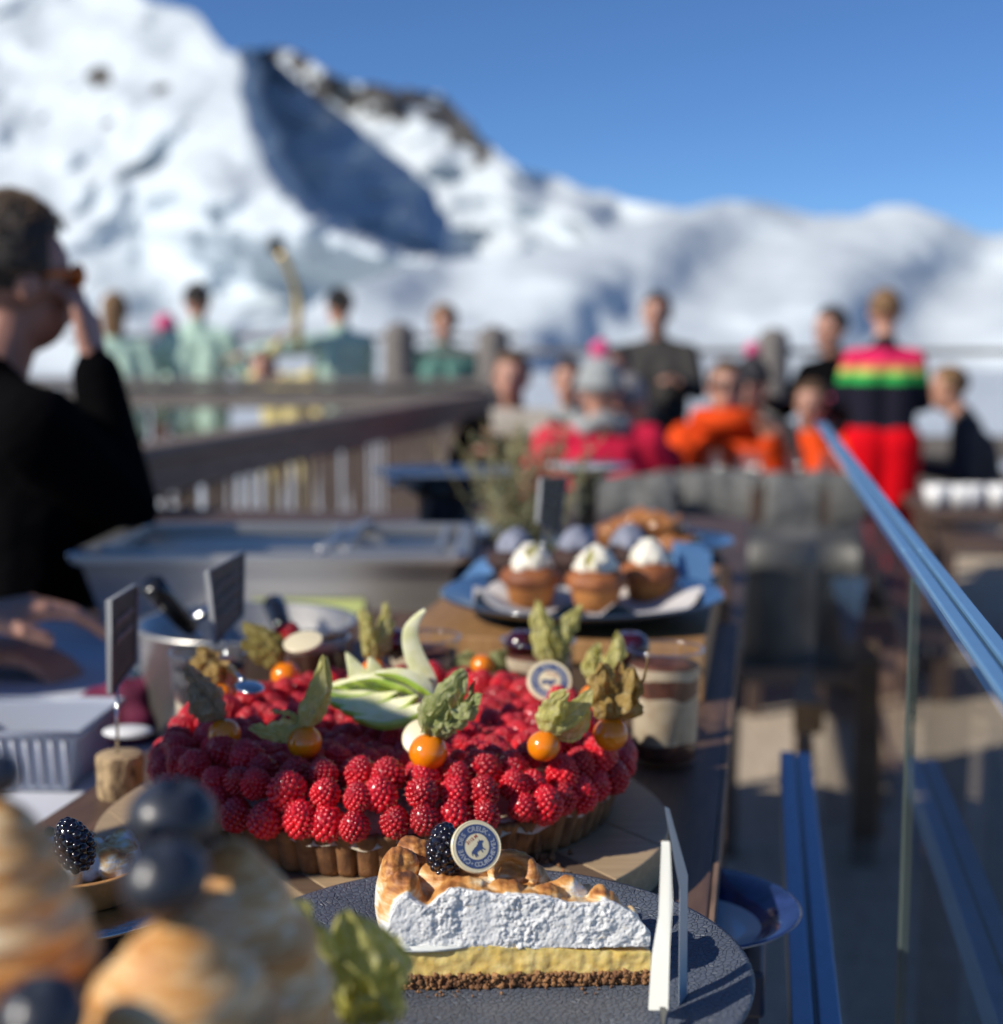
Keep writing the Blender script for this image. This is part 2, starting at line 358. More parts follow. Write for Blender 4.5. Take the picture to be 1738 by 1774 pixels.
def jmat():
    m = cloth('striped_sweater', (0.015, 0.015, 0.03)); nt = m.node_tree; b = nt.nodes['Principled BSDF']
    tc = nd(nt, 'ShaderNodeTexCoord'); sx = nd(nt, 'ShaderNodeSeparateXYZ'); nt.links.new(tc.outputs['Object'], sx.inputs[0])
    rp = nd(nt, 'ShaderNodeValToRGB'); rp.color_ramp.interpolation = 'CONSTANT'; els = rp.color_ramp.elements
    mr = nd(nt, 'ShaderNodeMapRange'); mr.inputs[1].default_value = 1.0; mr.inputs[2].default_value = 1.5
    nt.links.new(sx.outputs[2], mr.inputs[0]); nt.links.new(mr.outputs[0], rp.inputs[0])
    stops = [(0, (0.010, 0.010, 0.02)), (0.50, (0.03, 0.40, 0.08)), (0.60, (0.60, 0.55, 0.14)), (0.655, (0.80, 0.20, 0.10)), (0.70, (0.70, 0.02, 0.11)), (0.86, (0.01, 0.01, 0.02))]
    els[0].position = 0; els[0].color = (*stops[0][1], 1); els[1].position = stops[1][0]; els[1].color = (*stops[1][1], 1)
    for p, c in stops[2:]:
        e = els.new(p); e.color = (*c, 1)
    nt.links.new(rp.outputs[0], b.inputs['Base Color']); return m
STRIPE = jmat()

def caps(mb, a, ra, b, rb, n=14):
    a = Vector(a); b = Vector(b); t = b - a; L = t.length; t.normalize(); u = t.orthogonal().normalized(); v = t.cross(u)
    rings = []
    for k in range(5): an = pi / 2 * (1 - k / 4) ; rings.append((a - t * ra * sin(an), ra * cos(an)))
    for k in range(1, 4): f = k / 4; rings.append((a.lerp(b, f), ra + (rb - ra) * f))
    for k in range(5): an = pi / 2 * k / 4; rings.append((b + t * rb * sin(an), rb * cos(an)))
    vs = []
    for c, r in rings:
        r = max(r, 1e-4)
        for i in range(n):
            an = 2 * pi * i / n; vs.append(c + (u * cos(an) + v * sin(an)) * r)
    R = len(rings); fs = [(j * n + i, j * n + (i + 1) % n, (j + 1) * n + (i + 1) % n, (j + 1) * n + i) for j in range(R - 1) for i in range(n)]
    fs += [tuple(range(n - 1, -1, -1)), tuple((R - 1) * n + i for i in range(n))]
    mb.add(vs, fs)
def hand(mb, wrist, d, palm_n, curl=0.5, sc_=1.0, seg=None, side=1):
    """palm with four unequal fingers and a thumb leaving the side of the palm"""
    d = Vector(d).normalized(); n = Vector(palm_n); n = (n - d * n.dot(d)).normalized(); x = d.cross(n).normalized() * side
    w0 = Vector(wrist); pl = 0.085 * sc_
    def C(a, ra, b, rb): caps(mb, a, ra, b, rb, 10); seg.append((a, ra, b, rb, 'skin'))
    for k in (-1, -.33, .33, 1): C(w0 + x * (k * .018 * sc_), .017 * sc_, w0 + d * pl + x * (k * .030 * sc_), .0125 * sc_)
    for k, L in ((-1, .062), (-.33, .074), (.33, .080), (1, .072)):
        p = w0 + d * pl + x * (k * .030 * sc_); dd = d.copy(); r = .0098 * sc_
        for q, f in enumerate((.45, .32, .23)):
            ang = curl * (0.55 + .35 * q); dd = (dd * cos(ang) + n * sin(ang)).normalized()
            e = p + dd * L * f * sc_ * 1.15; C(p, r, e, r * .9); p = e; r *= .9
    p = w0 + d * .028 * sc_ + x * (.026 * sc_); dd = (d * .6 + x * .75 + n * .3).normalized(); e = p + dd * .042 * sc_; C(p, .014 * sc_, e, .0115 * sc_)
    dd = (d * .9 + x * .2 + n * .5).normalized(); C(e, .0115 * sc_, e + dd * .032 * sc_, .0095 * sc_)
def person(label, loc, yaw, joints=None, seated=False, top=BLACK, legs=BLACK, hair=HAIRD, skin=SKIN, hairstyle='short', s=1.0, head_yaw=0, head_pitch=0, vox=0.014, shoes=BLACK, face=True, group=None, curl=(.4, .4), palm=((0, 0, -1), (0, 0, -1)), jacket_len=0.0, bulk=1.0, gloves=None, lb=1.0):
    """local frame: faces +Y, feet on z=0"""
    J = dict(pel=(0, 0, .95), che=(0, .01, 1.24), nec=(0, -.01, 1.47), hd=(0, .02, 1.60), shL=(-.180, 0, 1.365), shR=(.180, 0, 1.365), elL=(-.25, -.02, 1.12), elR=(.25, -.02, 1.12), wrL=(-.26, .08, .88), wrR=(.26, .08, .88),
             hiL=(-.10, 0, .92), hiR=(.10, 0, .92), knL=(-.11, .02, .50), knR=(.11, .02, .50), anL=(-.12, -.02, .09), anR=(.12, -.02, .09))
    if seated:
        dz = -.42
        for k in ('pel', 'che', 'nec', 'hd', 'shL', 'shR', 'elL', 'elR', 'wrL', 'wrR', 'hiL', 'hiR'): a = J[k]; J[k] = (a[0], a[1], a[2] + dz)
        J.update(elL=(-.25, .10, .74), elR=(.25, .10, .74), wrL=(-.16, .33, .80), wrR=(.16, .33, .80), knL=(-.14, .44, .52), knR=(.14, .44, .52), anL=(-.14, .40, .09), anR=(.14, .40, .09))
    if joints: J.update(joints)
    J = {k: Vector(v) for k, v in J.items()}
    e = empty('person', loc, yaw, label, 'person', group); e.scale = (s, s, s)
    mb = MB(); seg = []
    def C(a, ra, b, rb, m): caps(mb, a, ra, b, rb); seg.append((Vector(a), ra, Vector(b), rb, m))
    B = bulk
    up = (J['nec'] - J['pel']).normalized()
    for sx in (-1, 1):
        ax = (J['shR'] - J['shL']).normalized() * sx
        C(J['pel'] + ax * .065, .105 * B, J['che'] + ax * .075, .105 * B, 'top'); C(J['che'] + ax * .075, .105 * B, J['nec'] - up * .13 + ax * .065, .078 * B, 'top')
    C(J['nec'] - up * .12, .080 * B, J['nec'] - up * .02, .062, 'top')
    C(J['nec'] - up * .05, .056, J['hd'] - Vector((0, 0, .03)), .052, 'skin')
    for q in 'LR':
        C(J['nec'] - up * .055, .052 * B, J['sh' + q], .058 * B, 'top'); C(J['sh' + q], .064 * B, J['el' + q], .050 * B, 'top'); C(J['el' + q], .050 * B, J['wr' + q] + (J['el' + q] - J['wr' + q]).normalized() * .03, .036 * B, 'top')
        f = (J['wr' + q] - J['el' + q]).normalized(); hand(mb, J['wr' + q] - f * .01, f, palm[0 if q == 'L' else 1], curl[0 if q == 'L' else 1], 1.0, seg, 1 if q == 'L' else -1)
        C(J['hi' + q], .098 * lb, J['kn' + q], .066 * lb, 'legs'); C(J['kn' + q], .064 * lb, J['an' + q], .045 * lb, 'legs')
        an = J['an' + q]; C(an + Vector((0, -.02, -.035)), .046, an + Vector((0, .15, -.045)), .040, 'shoes')
    if jacket_len: 
        for sx in (-1, 1): C(J['pel'] + Vector((sx * .07, 0, 0)), .115, J['pel'] + Vector((sx * .08, 0.0, -jacket_len)), .112, 'top')
    h = J['hd']; Rh = Matrix.Rotation(head_yaw, 3, 'Z') @ Matrix.Rotation(head_pitch, 3, 'X')
    mb.sphere(h + Rh @ Vector((0, -.005, .025)), (.077, .096, .092), 18, 12, R=Rh); seg.append((h, .085, h + Vector((0, 0, .03)), .09, 'skin'))
    mb.sphere(h + Rh @ Vector((0, .022, -.045)), (.058, .066, .070), 16, 10, R=Rh); seg.append((h + Rh @ Vector((0, .02, -.05)), .06, h + Rh @ Vector((0, .03, -.06)), .06, 'skin'))
    caps(mb, h + Rh @ Vector((0, .088, .012)), .009, h + Rh @ Vector((0, .106, -.020)), .0135, 8)
    mb.sphere(h + Rh @ Vector((0, .085, -.058)), (.022, .010, .010), 8, 6, R=Rh)
    for sx in (-1, 1): mb.sphere(h + Rh @ Vector((sx * .078, -.004, -.008)), (.010, .020, .032), 10, 8, R=Rh)
    me = remesh(mb, vox, 2)
    n = len(me.polygons); cen = np.empty(n * 3); me.polygons.foreach_get('center', cen); cen = cen.reshape(-1, 3)
    best = np.full(n, 1e9); idx = np.zeros(n, int); names = ['skin', 'top', 'legs', 'shoes']
    for a, ra, b, rb, m in seg:
        a = np.array(a); b = np.array(b); ab = b - a; L2 = max(ab @ ab, 1e-9); t = np.clip(((cen - a) @ ab) / L2, 0, 1)
        dd = np.linalg.norm(cen - (a + t[:, None] * ab), axis=1) - (ra + (rb - ra) * t)
        if m == 'top': dd = dd - .004
        k = dd < best; best[k] = dd[k]; idx[k] = names.index(m)
    body = mobj('body', me, [skin, top, legs, shoes], e); me.polygons.foreach_set('material_index', idx.astype(np.int32))
    # hair
    hm = MB()
    if hairstyle != 'none':
        def hv(u, v):
            th = v * pi * 0.62; a = 2 * pi * u; d = Vector((sin(th) * cos(a), sin(th) * sin(a), cos(th)))
            cut = .62 if d.y < -.2 else (.62 if d.y < .45 else .33)
            th = v * pi * (cut + (.10 if hairstyle in ('long', 'curly') and d.y < .3 else 0)); d = Vector((sin(th) * cos(a), sin(th) * sin(a), cos(th)))
            k = 1.0 + .05 * noise.noise(d * 6) + (.16 + .14 * noise.noise(d * 9) if hairstyle == 'curly' else 0)
            fade = 1 - .12 * ss(.8, 1, v)
            return h + Rh @ (Vector((0, -.008, .028)) + Vector((d.x * .088, d.y * .107, d.z * (.105 if hairstyle != 'quiff' else .125))) * k * fade)
        hm.grid(hv, 32, 16)
        if hairstyle == 'bun': hm.sphere(h + Rh @ Vector((0, -.07, .13)), (.05, .05, .045), 12, 8, wob=.2)
        if hairstyle in ('long', 'ponytail'):
            w_ = .075 if hairstyle == 'long' else .03
            hm.sphere(h + Rh @ Vector((0, -.055, -.06)), (w_, .05, .15 if hairstyle == 'long' else .17), 14, 12, wob=.2)
        hm.build('hair', hair, e)
    if face:
        em = MB(); 
        for sx in (-1, 1): em.sphere(h + Rh @ Vector((sx * .031, .083, .012)), (.012, .007, .006), 8, 6, R=Rh)
        em.build('eyes', EYEW, e)
        em = MB(); em.sphere(h + Rh @ Vector((0, .091, -.052)), (.024, .005, .006), 8, 6, R=Rh); em.build('mouth', LIP, e)
    return e, J, Rh
def beanie(e, J, Rh, m, pom=None):
    h = J['hd']; k = MB()
    k.grid(lambda u, v: h + Rh @ (Vector((0, -.01, .04)) + Vector((sin(v * pi * .52) * cos(2 * pi * u) * .095, sin(v * pi * .52) * sin(2 * pi * u) * .112, cos(v * pi * .52) * .118))), 24, 10)
    k.tube([h + Rh @ Vector((cos(a) * .092, sin(a) * .108 - .01, .035)) for a in [2 * pi * i / 20 for i in range(20)]], .016, 8, closed=True)
    k.build('beanie', m, e)
    if pom: q = MB(); q.sphere(h + Rh @ Vector((0, -.02, .18)), .042, 14, 10, wob=.3); q.build('pompom', pom, e)
SHADES = mat('dark_lens', (0.01, 0.01, 0.012), 0.1); 
def shades(e, J, Rh, m=SHADES):
    h = J['hd']; k = MB()
    for sx in (-1, 1): k.sphere(h + Rh @ Vector((sx * .034, .093, .014)), (.030, .012, .022), 14, 8, R=Rh); k.bar(h + Rh @ Vector((sx * .066, .08, .018)), h + Rh @ Vector((sx * .082, -.01, .012)), .006, .010)
    k.build('sunglasses', m, e)
def stand(px, d): p = D(px, 700, d); return (p.x, p.y, 0)
def zat(py, d): return CAMZ + (600 - py) / F * d

# standing woman in striped sweater
e, J, Rh = person('woman from behind in black sweater with pink, yellow and green band and bright red trousers', stand(1530, 7.2), radians(-8), dict(elR=(.22, .06, 1.14), wrR=(.14, .26, 1.1), elL=(-.22, .06, 1.14), wrL=(-.12, .28, 1.1), shL=(-.155, 0, 1.37), shR=(.155, 0, 1.37), knL=(-.085, .0, .5), knR=(.085, .0, .5), hiL=(-.075, 0, .92), hiR=(.075, 0, .92), hd=(0, .03, 1.62)), top=STRIPE, legs=REDT, hair=HAIRL, hairstyle='short', s=0.935, bulk=1.0, lb=1.45)
# green band
G = 'people in pale green jackets by the railing'
person('man in pale green jacket from behind, elbows out, left of the raised golden horn', stand(345, 9.4), radians(3), dict(elL=(-.31, .02, 1.10), elR=(.31, .03, 1.10), wrL=(-.24, .25, 1.05), wrR=(.24, .25, 1.05)), top=GREEN, legs=BLACK, hair=HAIRD, s=1.02, bulk=1.1, group=G, jacket_len=.1)
person('man in pale green jacket with dark hair standing right of the raised golden horn', stand(592, 9.4), radians(35), dict(elL=(-.42, .05, 1.34), elR=(.25, .10, 1.12), wrL=(-.62, .12, 1.30), wrR=(.12, .30, 1.1)), top=GREEN, legs=DGREY, hair=HAIRD, s=1.0, bulk=1.12, group=G, jacket_len=.1)
person('woman with light brown hair in pale green jacket right behind the man in black', stand(203, 9.2), radians(10), dict(elL=(-.22, .1, 1.12), wrL=(-.12, .28, 1.1)), top=GREEN, legs=DGREY, hair=HAIRL, hairstyle='long', s=.98, group=G, jacket_len=.1)
e, J, Rh = person('man in teal green jacket with curly light hair facing the camera by two grey posts', stand(770, 10.0), radians(185), dict(), top=cloth('teal_green_cloth', (0.12, 0.26, 0.23)), legs=DGREY, hair=HAIRL, hairstyle='curly', s=.94, group=G)
e, J, Rh = person('small figure in a pink red hat beyond the green jackets', stand(293, 12.5), radians(160), top=GREEN, legs=DGREY, s=.93)
beanie(e, J, Rh, PINK)
e, J, Rh = person('person in pale yellow clothes facing the green jacket men and lifting one arm', stand(497, 8.9), radians(175), dict(elR=(.24, .0, 1.30), wrR=(.05, .0, 1.56), shR=(.17, 0, 1.32), shL=(-.17, 0, 1.32), nec=(0, 0, 1.32), hd=(.16, 0, 1.39), che=(0, 0, 1.15), elL=(-.24, .02, 1.05)), top=YELC, legs=YELC, s=.88, bulk=1.05, hair=HAIRB)
# raised golden horn
e = empty('golden_horn', (0, 0, 0), 0, 'thin curved golden horn with dark tip held up above the green jacket men', 'instrument')
GOLD = mat('brass', (0.62, 0.42, 0.12), 0.35, 0.6)
k = MB(); pts = [D(x, y, 9.1) for x, y in ((516, 600), (516, 560), (517, 520), (512, 495), (503, 470), (492, 448), (484, 436))]
k.tube(pts, [.03, .028, .026, .024, .024, .028, .030], 12); k.build('tube', GOLD, e)
k = MB(); k.sphere(D(478, 428, 9.1), (.055, .05, .05), 14, 10); k.build('bell', mat('dark_brass', (0.07, 0.06, 0.03), .5), e)
k = MB()
# seated and other diners
def seat(px, hy, d, lab, yawdeg, **kw):
    # head centre at photo height hy decides the seat height (benches and stools differ)
    hz = zat(hy, d); return person(lab, (D(px, 700, d).x, D(px, 700, d).y, hz - 1.18 * kw.get('s', 1.0)), radians(yawdeg), seated=True, **kw)
e, J, Rh = seat(1137, 545, 8.4, 'man in grey and black jacket sitting highest against the middle of the railing', 165, top=cloth('grey_jacket_cloth', (0.055, 0.052, 0.05)), legs=BLACK, bulk=1.15)
e, J, Rh = seat(1440, 572, 7.9, 'man in black jacket with dark hair beside the striped sweater woman', 120, top=BLACK, legs=BLACK, bulk=1.15, hair=HAIRD)
e, J, Rh = seat(888, 655, 6.6, 'bald looking man in dark jacket holding a beige board, left of the pink jacket', 170, top=BLACK, legs=BLACK, bulk=1.1, hairstyle='short', hair=HAIRB, joints=dict(elL=(-.24, .1, .80), wrL=(-.05, .28, .92), elR=(.24, .12, .78), wrR=(.1, .32, .86)))
k = MB(); k.box((0, 0, 0), (.26, .18, .02)); bb = k.build('serving_board', BEIGE, bevel=.004); bb.location = D(905, 732, 6.3); bb.rotation_euler = (radians(35), 0, .1); tag(bb, 'beige board held by the dark jacket man left of the pink jacket', 'board')
e, J, Rh = seat(1040, 682, 5.9, 'diner in bright pink red jacket seen from behind with grey scarf and pink bobble hat', 5, top=PINKR, legs=BLACK, bulk=1.3, hair=HAIRG, hairstyle='short', joints=dict(elL=(-.30, .06, .74), elR=(.30, .06, .74), shL=(-.20, 0, .98), shR=(.20, 0, .98)), jacket_len=.08)
beanie(e, J, Rh, PGREY, PINK)
k = MB(); k.tube([Vector((cos(a) * .09, sin(a) * .08, 1.06 + .02 * sin(3 * a))) for a in [2 * pi * i / 20 for i in range(20)]], .035, 10, closed=True); k.build('scarf', PGREY, e)
e, J, Rh = seat(1085, 700, 6.15, 'grey haired diner in dark red jacket half hidden right of the pink jacket', -12, top=cloth('dark_red_cloth', (0.25, 0.01, 0.03)), legs=BLACK, bulk=1.1, hair=HAIRG, hairstyle='short')
e, J, Rh = seat(1258, 672, 6.5, 'diner in bright orange jacket with sunglasses facing the camera', 172, top=ORANGE, legs=BLACK, bulk=1.32, hair=HAIRB, hairstyle='long', joints=dict(elL=(-.27, .12, .74), wrL=(-.18, .3, .98), elR=(.27, .12, .72)))
shades(e, J, Rh)
k = MB(); k.tube([Vector((cos(a) * .11, sin(a) * .11, 1.04)) for a in [2 * pi * i / 20 for i in range(20)]], .055, 10, closed=True); k.build('collar', ORANGE, e)
e, J, Rh = seat(1408, 700, 7.3, 'diner in orange top half hidden behind the upper end of the blue rail', 150, top=ORANGE, legs=BLACK, bulk=1.1, s=.95, hair=HAIRB)
e, J, Rh = seat(1302, 668, 7.4, 'diner in pink bobble hat behind the orange jacket', 160, top=DGREY, legs=BLACK, hair=HAIRB); beanie(e, J, Rh, DGREY, PINK)
e, J, Rh = seat(1436, 728, 7.7, 'diner in white jacket and pink hat beside the red trousers', 200, top=WHITEC, legs=BLACK, s=.85); beanie(e, J, Rh, PINK)
e, J, Rh = seat(1710, 672, 7.6, 'man in dark grey jacket and pale trousers sitting alone right of the red trousers', 75, top=DGREY, legs=PGREY, bulk=1.2, hair=HAIRL, joints=dict(che=(0, .06, .84), nec=(0, .12, 1.05), hd=(0, .20, 1.17), shL=(-.17, .10, .98), shR=(.17, .10, .98), wrL=(-.12, .45, .78), wrR=(.12, .45, .78)))
e, J, Rh = seat(985, 660, 7.6, 'diner in grey jacket between the dark jacket man and the pink jacket', 175, top=PGREY, legs=BLACK, hair=HAIRD, s=.97)
e, J, Rh = seat(1065, 640, 8.0, 'dark clothed diner sitting behind the pink bobble hat', 170, top=DGREY, legs=BLACK, hair=HAIRD)

# the man in black close by on the left
hx, hy_, hz = D(52, 452, 2.25)
e, J, Rh = person('man in black pullover close by on the left raising one hand to his orange sunglasses', (hx - .05, hy_, -.035), radians(-56), dict(
    che=(0, .02, 1.22), nec=(0, -.03, 1.46), hd=(0, .03, 1.60), shR=(.20, .0, 1.36), shL=(-.20, .0, 1.37),
    elR=(.18, .14, 1.225), wrR=(.10, .125, 1.475), elL=(-.16, .12, 1.10), wrL=(.10, .33, 1.02)), top=BLACK, legs=NAVY, skin=SKIN2, hair=HAIRD, hairstyle='quiff', s=.927, vox=.0075, bulk=1.17, curl=(.3, .7), palm=((0, 0, -1), (-.6, -.6, .1)))
shades(e, J, Rh, mat('orange_lens', (0.75, 0.16, 0.01), 0.15))
rnd = random.Random(5); hm = MB()
for i in range(3200):
    a = rnd.uniform(0, 2 * pi); th = rnd.uniform(0, 1.75); d = Vector((sin(th) * cos(a), sin(th) * sin(a), cos(th)))
    if d.y > .35 and d.z < .5: continue
    p = J['hd'] + Rh @ (Vector((0, -.008, .028)) + Vector((d.x * .088, d.y * .106, d.z * .122))); q = p + Rh @ ((d + Vector((rnd.uniform(-.5, .5), rnd.uniform(-.2, .9), rnd.uniform(-.2, .5)))).normalized() * rnd.uniform(.006, .016))
    u = (q - p).orthogonal().normalized() * .0011; hm.add([p - u, p + u, q], [(0, 1, 2)])
hm.build('hair_strands', mat('hair_strand_brown', (0.16, 0.09, 0.045), .6, var=.6, scale=30), e)
# second person whose hands reach in over the cloth from the left
w1 = D(70, 1085, 1.72)
e, J, Rh = person('person in navy jumper standing at the left edge with both hands over the serving table', (w1.x - .62, w1.y - .12, -.02), radians(-80), dict(
    elR=(.16, .20, 1.02), wrR=(.02, .56, 1.055), elL=(-.20, .22, 1.0), wrL=(-.07, .54, 1.0), nec=(0, -.03, 1.46), shR=(.19, .02, 1.38), shL=(-.19, .02, 1.38)), top=BLACK, legs=BLACK, skin=SKIN, s=1.0, vox=.0075, bulk=1.1, curl=(.6, .5), palm=((0, 0, -1), (0, 0, -1)))
# unseen customer added outside the left edge to cast the shadow over the tart
person('unseen customer in dark coat added out of frame at left to shade the tart', (-.93, .49, 0), radians(-90), dict(), top=DGREY, legs=BLACK, hair=HAIRD, s=.965, vox=.012, bulk=1.1)

# ------------------------------------------------------------------ tables, chairs and glasses on the terrace
TBL = wood('terrace_table_wood', (0.32, 0.19, 0.12), (0.17, 0.10, 0.065), 6, (1, 9, 9))
def table(px, d, L, W, lab, z=.74, yaw=0.0, m=TBL):
    p = D(px, 700, d); e = empty('dining_table', (p.x, p.y, 0), yaw, lab, 'table', 'tables on the terrace')
    k = MB(); k.box((0, 0, z - .02), (L, W, .04)); k.build('tabletop', m, e, False, .005)
    for sx in (-1, 1):
        for sy in (-1, 1): k = MB(); k.box((sx * (L / 2 - .07), sy * (W / 2 - .07), (z - .04) / 2), (.07, .07, z - .04)); k.build('leg', m, e, False, .004)
    return e
GLASS = glassmat('clear_glass', (.97, .98, .98), 1.5, .10, boost=.12)
def glass(p, lab, h=.12, r=.035, grp='drinking glasses on the terrace tables'):
    k = MB(); k.lathe([(0.001, .004), (r * .8, .004), (r, h), (r * 1.04, h + .001), (r * 1.06, h), (r * .86, 0), (0.001, 0)], n=20, caps=False)
    o = k.build('drinking_glass', GLASS); o.location = p; tag(o, lab, 'glass', grp); return o
THROW = cloth('grey_sheepskin', (0.21, 0.21, 0.20), (0.11, 0.11, 0.105), 25, 1.0)
def chair(px, d, lab, yaw=0.0, throw=True, z=.45):
    p = D(px, 700, d); e = empty('terrace_chair', (p.x, p.y, 0), yaw, lab, 'chair', 'chairs on the terrace')
    k = MB(); k.box((0, 0, z), (.44, .44, .04)); k.build('seat', BROWNW, e, False, .006)
    for sx in (-1, 1):
        for sy in (-1, 1): k = MB(); hh = z - .02 if sy > 0 else .84; k.box((sx * .19, sy * .19, hh / 2), (.04, .04, hh)); k.build('leg', BROWNW, e, False)
    k = MB(); k.box((0, -.19, .765), (.338, .025, .12)); k.build('backrest', BROWNW, e, False, .004)
    if throw:
        k = MB(); k.grid(lambda u, v: Vector(((u - .5) * (.38 + .03 * sin(v * 9)), -.19 + (.05 if v < .5 else -.05) * (1 if abs(v - .5) > .04 else .3) + .015 * noise.noise(Vector((u * 6, v * 6, px))), .88 - abs(v - .5) * .95 + .02 * noise.noise(Vector((u * 4, v * 4, px + 5))))), 16, 24)
        o = k.build('throw', THROW, e); sm = o.modifiers.new('thick', 'SOLIDIFY'); sm.thickness = .02
    return e
table(1300, 6.1, .75, .6, 'brown table in front of the orange jacket diner', yaw=.05, z=.80)
table(1010, 5.5, 1.0, .7, 'brown table hidden behind the pink red jacket', yaw=.05)
table(1765, 5.6, .75, .6, 'dark table right of the red trousers', yaw=-.1, m=BROWNW)
table(930, 7.2, 1.1, .7, 'table in front of the dark jacket man', yaw=.0)
chair(1222, 5.5, 'chair with grey throw, left one in front of the brown table', -.05)
chair(1372, 5.4, 'chair with grey throw, right one in front of the brown table', .15)
chair(1075, 5.3, 'chair with grey throw behind the cupcakes under the pink jacket', 0)
chair(1150, 7.0, 'chair with grey throw between the pink and the orange jacket', .2)
chair(1700, 6.6, 'dark chair at the right edge near the lone seated man', 1.2, False)
# half barrel planter under the table
k = MB(); k.lathe([(.13, 0), (.16, .12), (.175, .28), (.18, .36), (.165, .36), (.16, .34), (0.001, .33)], n=28, caps=False); o = k.build('metal_pail', mat('dull_zinc', (0.16, 0.16, 0.155), .5, .5, var=.4, scale=9)); p = D(1330, 940, 4.15); o.location = (p.x, p.y, .46)
tag(o, 'dull grey metal pail on a stool between the two grey throws', 'pail')
k = empty('stool', (p.x, p.y, 0), .1, 'brown wooden stool carrying the grey metal pail', 'stool'); q = MB(); q.box((0, 0, .44), (.42, .36, .04)); q.build('seat', TBL, k, False, .004)
for sx in (-1, 1):
    for sy in (-1, 1): q = MB(); q.box((sx * .17, sy * .14, .21), (.05, .05, .42)); q.build('leg', TBL, k, False)
gi = 0
for px, d, z, lab in ((1290, 6.0, .80, 'upright glass left on the brown table before the orange jacket'), (1310, 5.95, .80, 'second glass from the left on the brown table before the orange jacket'), (1378, 6.0, .80, 'glass at the right end of the brown table before the orange jacket'), (1150, 6.9, .74, 'lone glass between the pink and the orange jacket'), (1240, 6.0, .80, 'glass beside the left grey throw')):
    p = D(px, 800, d); glass((p.x, p.y, z), lab)
k = MB(); k.lathe([(0.001, 0), (.06, .002), (.115, .014), (.12, .020), (.115, .022), (.06, .008), (0.001, .006)], n=32, caps=False)
PORC = mat('white_porcelain', (0.80, 0.80, 0.79), .2, var=.04)
o = k.build('dinner_plate', PORC); p = D(1268, 850, 6.0); o.location = (p.x, p.y, .80); tag(o, 'white plate on the brown table before the orange jacket', 'plate', 'white plates on the tables')
SALM = mat('smoked_salmon', (0.75, 0.18, 0.08), .4)
for px, lab in ((1225, 'orange pink napkin on the left of the brown table'), (1372, 'orange pink napkin on the right of the brown table')):
    k = MB(); k.grid(lambda u, v: Vector(((u - .5) * .2, (v - .5) * .16, .012 + .02 * noise.noise(Vector((u * 3, v * 3, px))))), 10, 10); o = k.build('napkin', SALM); o.modifiers.new('t', 'SOLIDIFY').thickness = .006
    p = D(px, 870, 6.0); o.location = (p.x, p.y, .80); tag(o, lab, 'napkin')
# white cups on the dark table at right, sunlit
cupm = MB(); cupm.lathe([(0.001, 0), (.03, 0), (.045, .04), (.05, .085), (.046, .085), (.04, .04), (0.001, .01)], n=24, caps=False)
for i, (px, lab) in enumerate(((1622, 'white cup at the left end of the row on the dark table'), (1662, 'second white cup from the left on the dark table'), (1682, 'third white cup from the left on the dark table'), (1728, 'white cup at the right end of the row on the dark table'))):
    o = bpy.data.objects.new('cup', cupm.mesh('cup', PORC)) if i == 0 else o.copy(); COL.objects.link(o); p = D(px, 880, 5.5); o.location = (p.x, p.y, .74); tag(o, lab, 'cup', 'white cups on the dark table')
# blue folding sun chair frame seen below the table, and its wooden leg
BLUEC = mat('blue_canvas', (0.10, 0.20, 0.36), .8, var=.3, scale=20)
e = empty('deck_chair', (0, 0, 0), 0, 'folded blue canvas deck chair leaning with a slanting wooden leg', 'deck chair')
k = MB(); a = D(1472, 1000, 3.6); b = D(1480, 1135, 3.3); 
k.add([D(1440, 1000, 3.6), D(1504, 1000, 3.6), D(1478, 1140, 3.4), D(1468, 1140, 3.4), D(1440, 1000, 3.63), D(1504, 1000, 3.63), D(1478, 1140, 3.43), D(1468, 1140, 3.43)], [(3, 2, 1, 0), (4, 5, 6, 7), (0, 1, 5, 4), (1, 2, 6, 5), (2, 3, 7, 6), (3, 0, 4, 7)]); k.build('canvas', BLUEC, e, False)
p0 = D(1487, 1140, 3.3); p1 = Z(1500, 1450, 0.02)
k = MB(); k.bar(D(1487, 1130, 3.2), Z(1500, 1440, 0.03), .05, .09, up=(1, 0, 0)); k.build('leg', wood('light_leg_wood', (0.30, 0.19, 0.11), (0.20, 0.12, 0.07)), e, False)
k = MB(); k.bar(D(1405, 1185, 3.5), Z(1400, 1245, 0.6), .06, .06, up=(1, 0, 0)); k.build('leg', wood('orange_leg_wood', (0.45, 0.22, 0.08), (0.30, 0.14, 0.05)), e, False)
k = MB(); k.bar(D(1500, 1150, 3.3), Z(1600, 1500, 0.02), .012, .012); k.build('cord', BLUEC, e, False)
# ------------------------------------------------------------------ counter
TZ = 1.014; LZ = 0.95                       # counter top, lower serving table on the left
CW = wood('counter_wood', (0.15, 0.085, 0.055), (0.07, 0.042, 0.030), 10, (12, 1.2, 3), 0.5, bump=0.4)
EDGEW = wood('counter_edge_wood', (0.32, 0.20, 0.13), (0.16, 0.10, 0.07), 30, (8, 1, 1))
sR, _ = st(Z(1233, 1540, TZ)); sL, _ = st(Z(300, 1270, TZ))
e = empty('buffet_counter', ST((sR + sL) / 2, .9, 0), -YAW, 'long dark brown wooden counter carrying the raspberry tart', 'counter')
W_ = sR - sL; mb = MB()
for i in range(4): mb.box((-W_ / 2 + W_ * (i + .5) / 4, 0, TZ - .012), (W_ / 4 - .0012, 1.72, .024))
mb.build('tabletop', CW, e, bevel=.0015)
k = MB(); k.box((W_ / 2 + .0015, 0, TZ - .0145), (.003, 1.72, .029)); k.build('edge_strip', EDGEW, e, False)
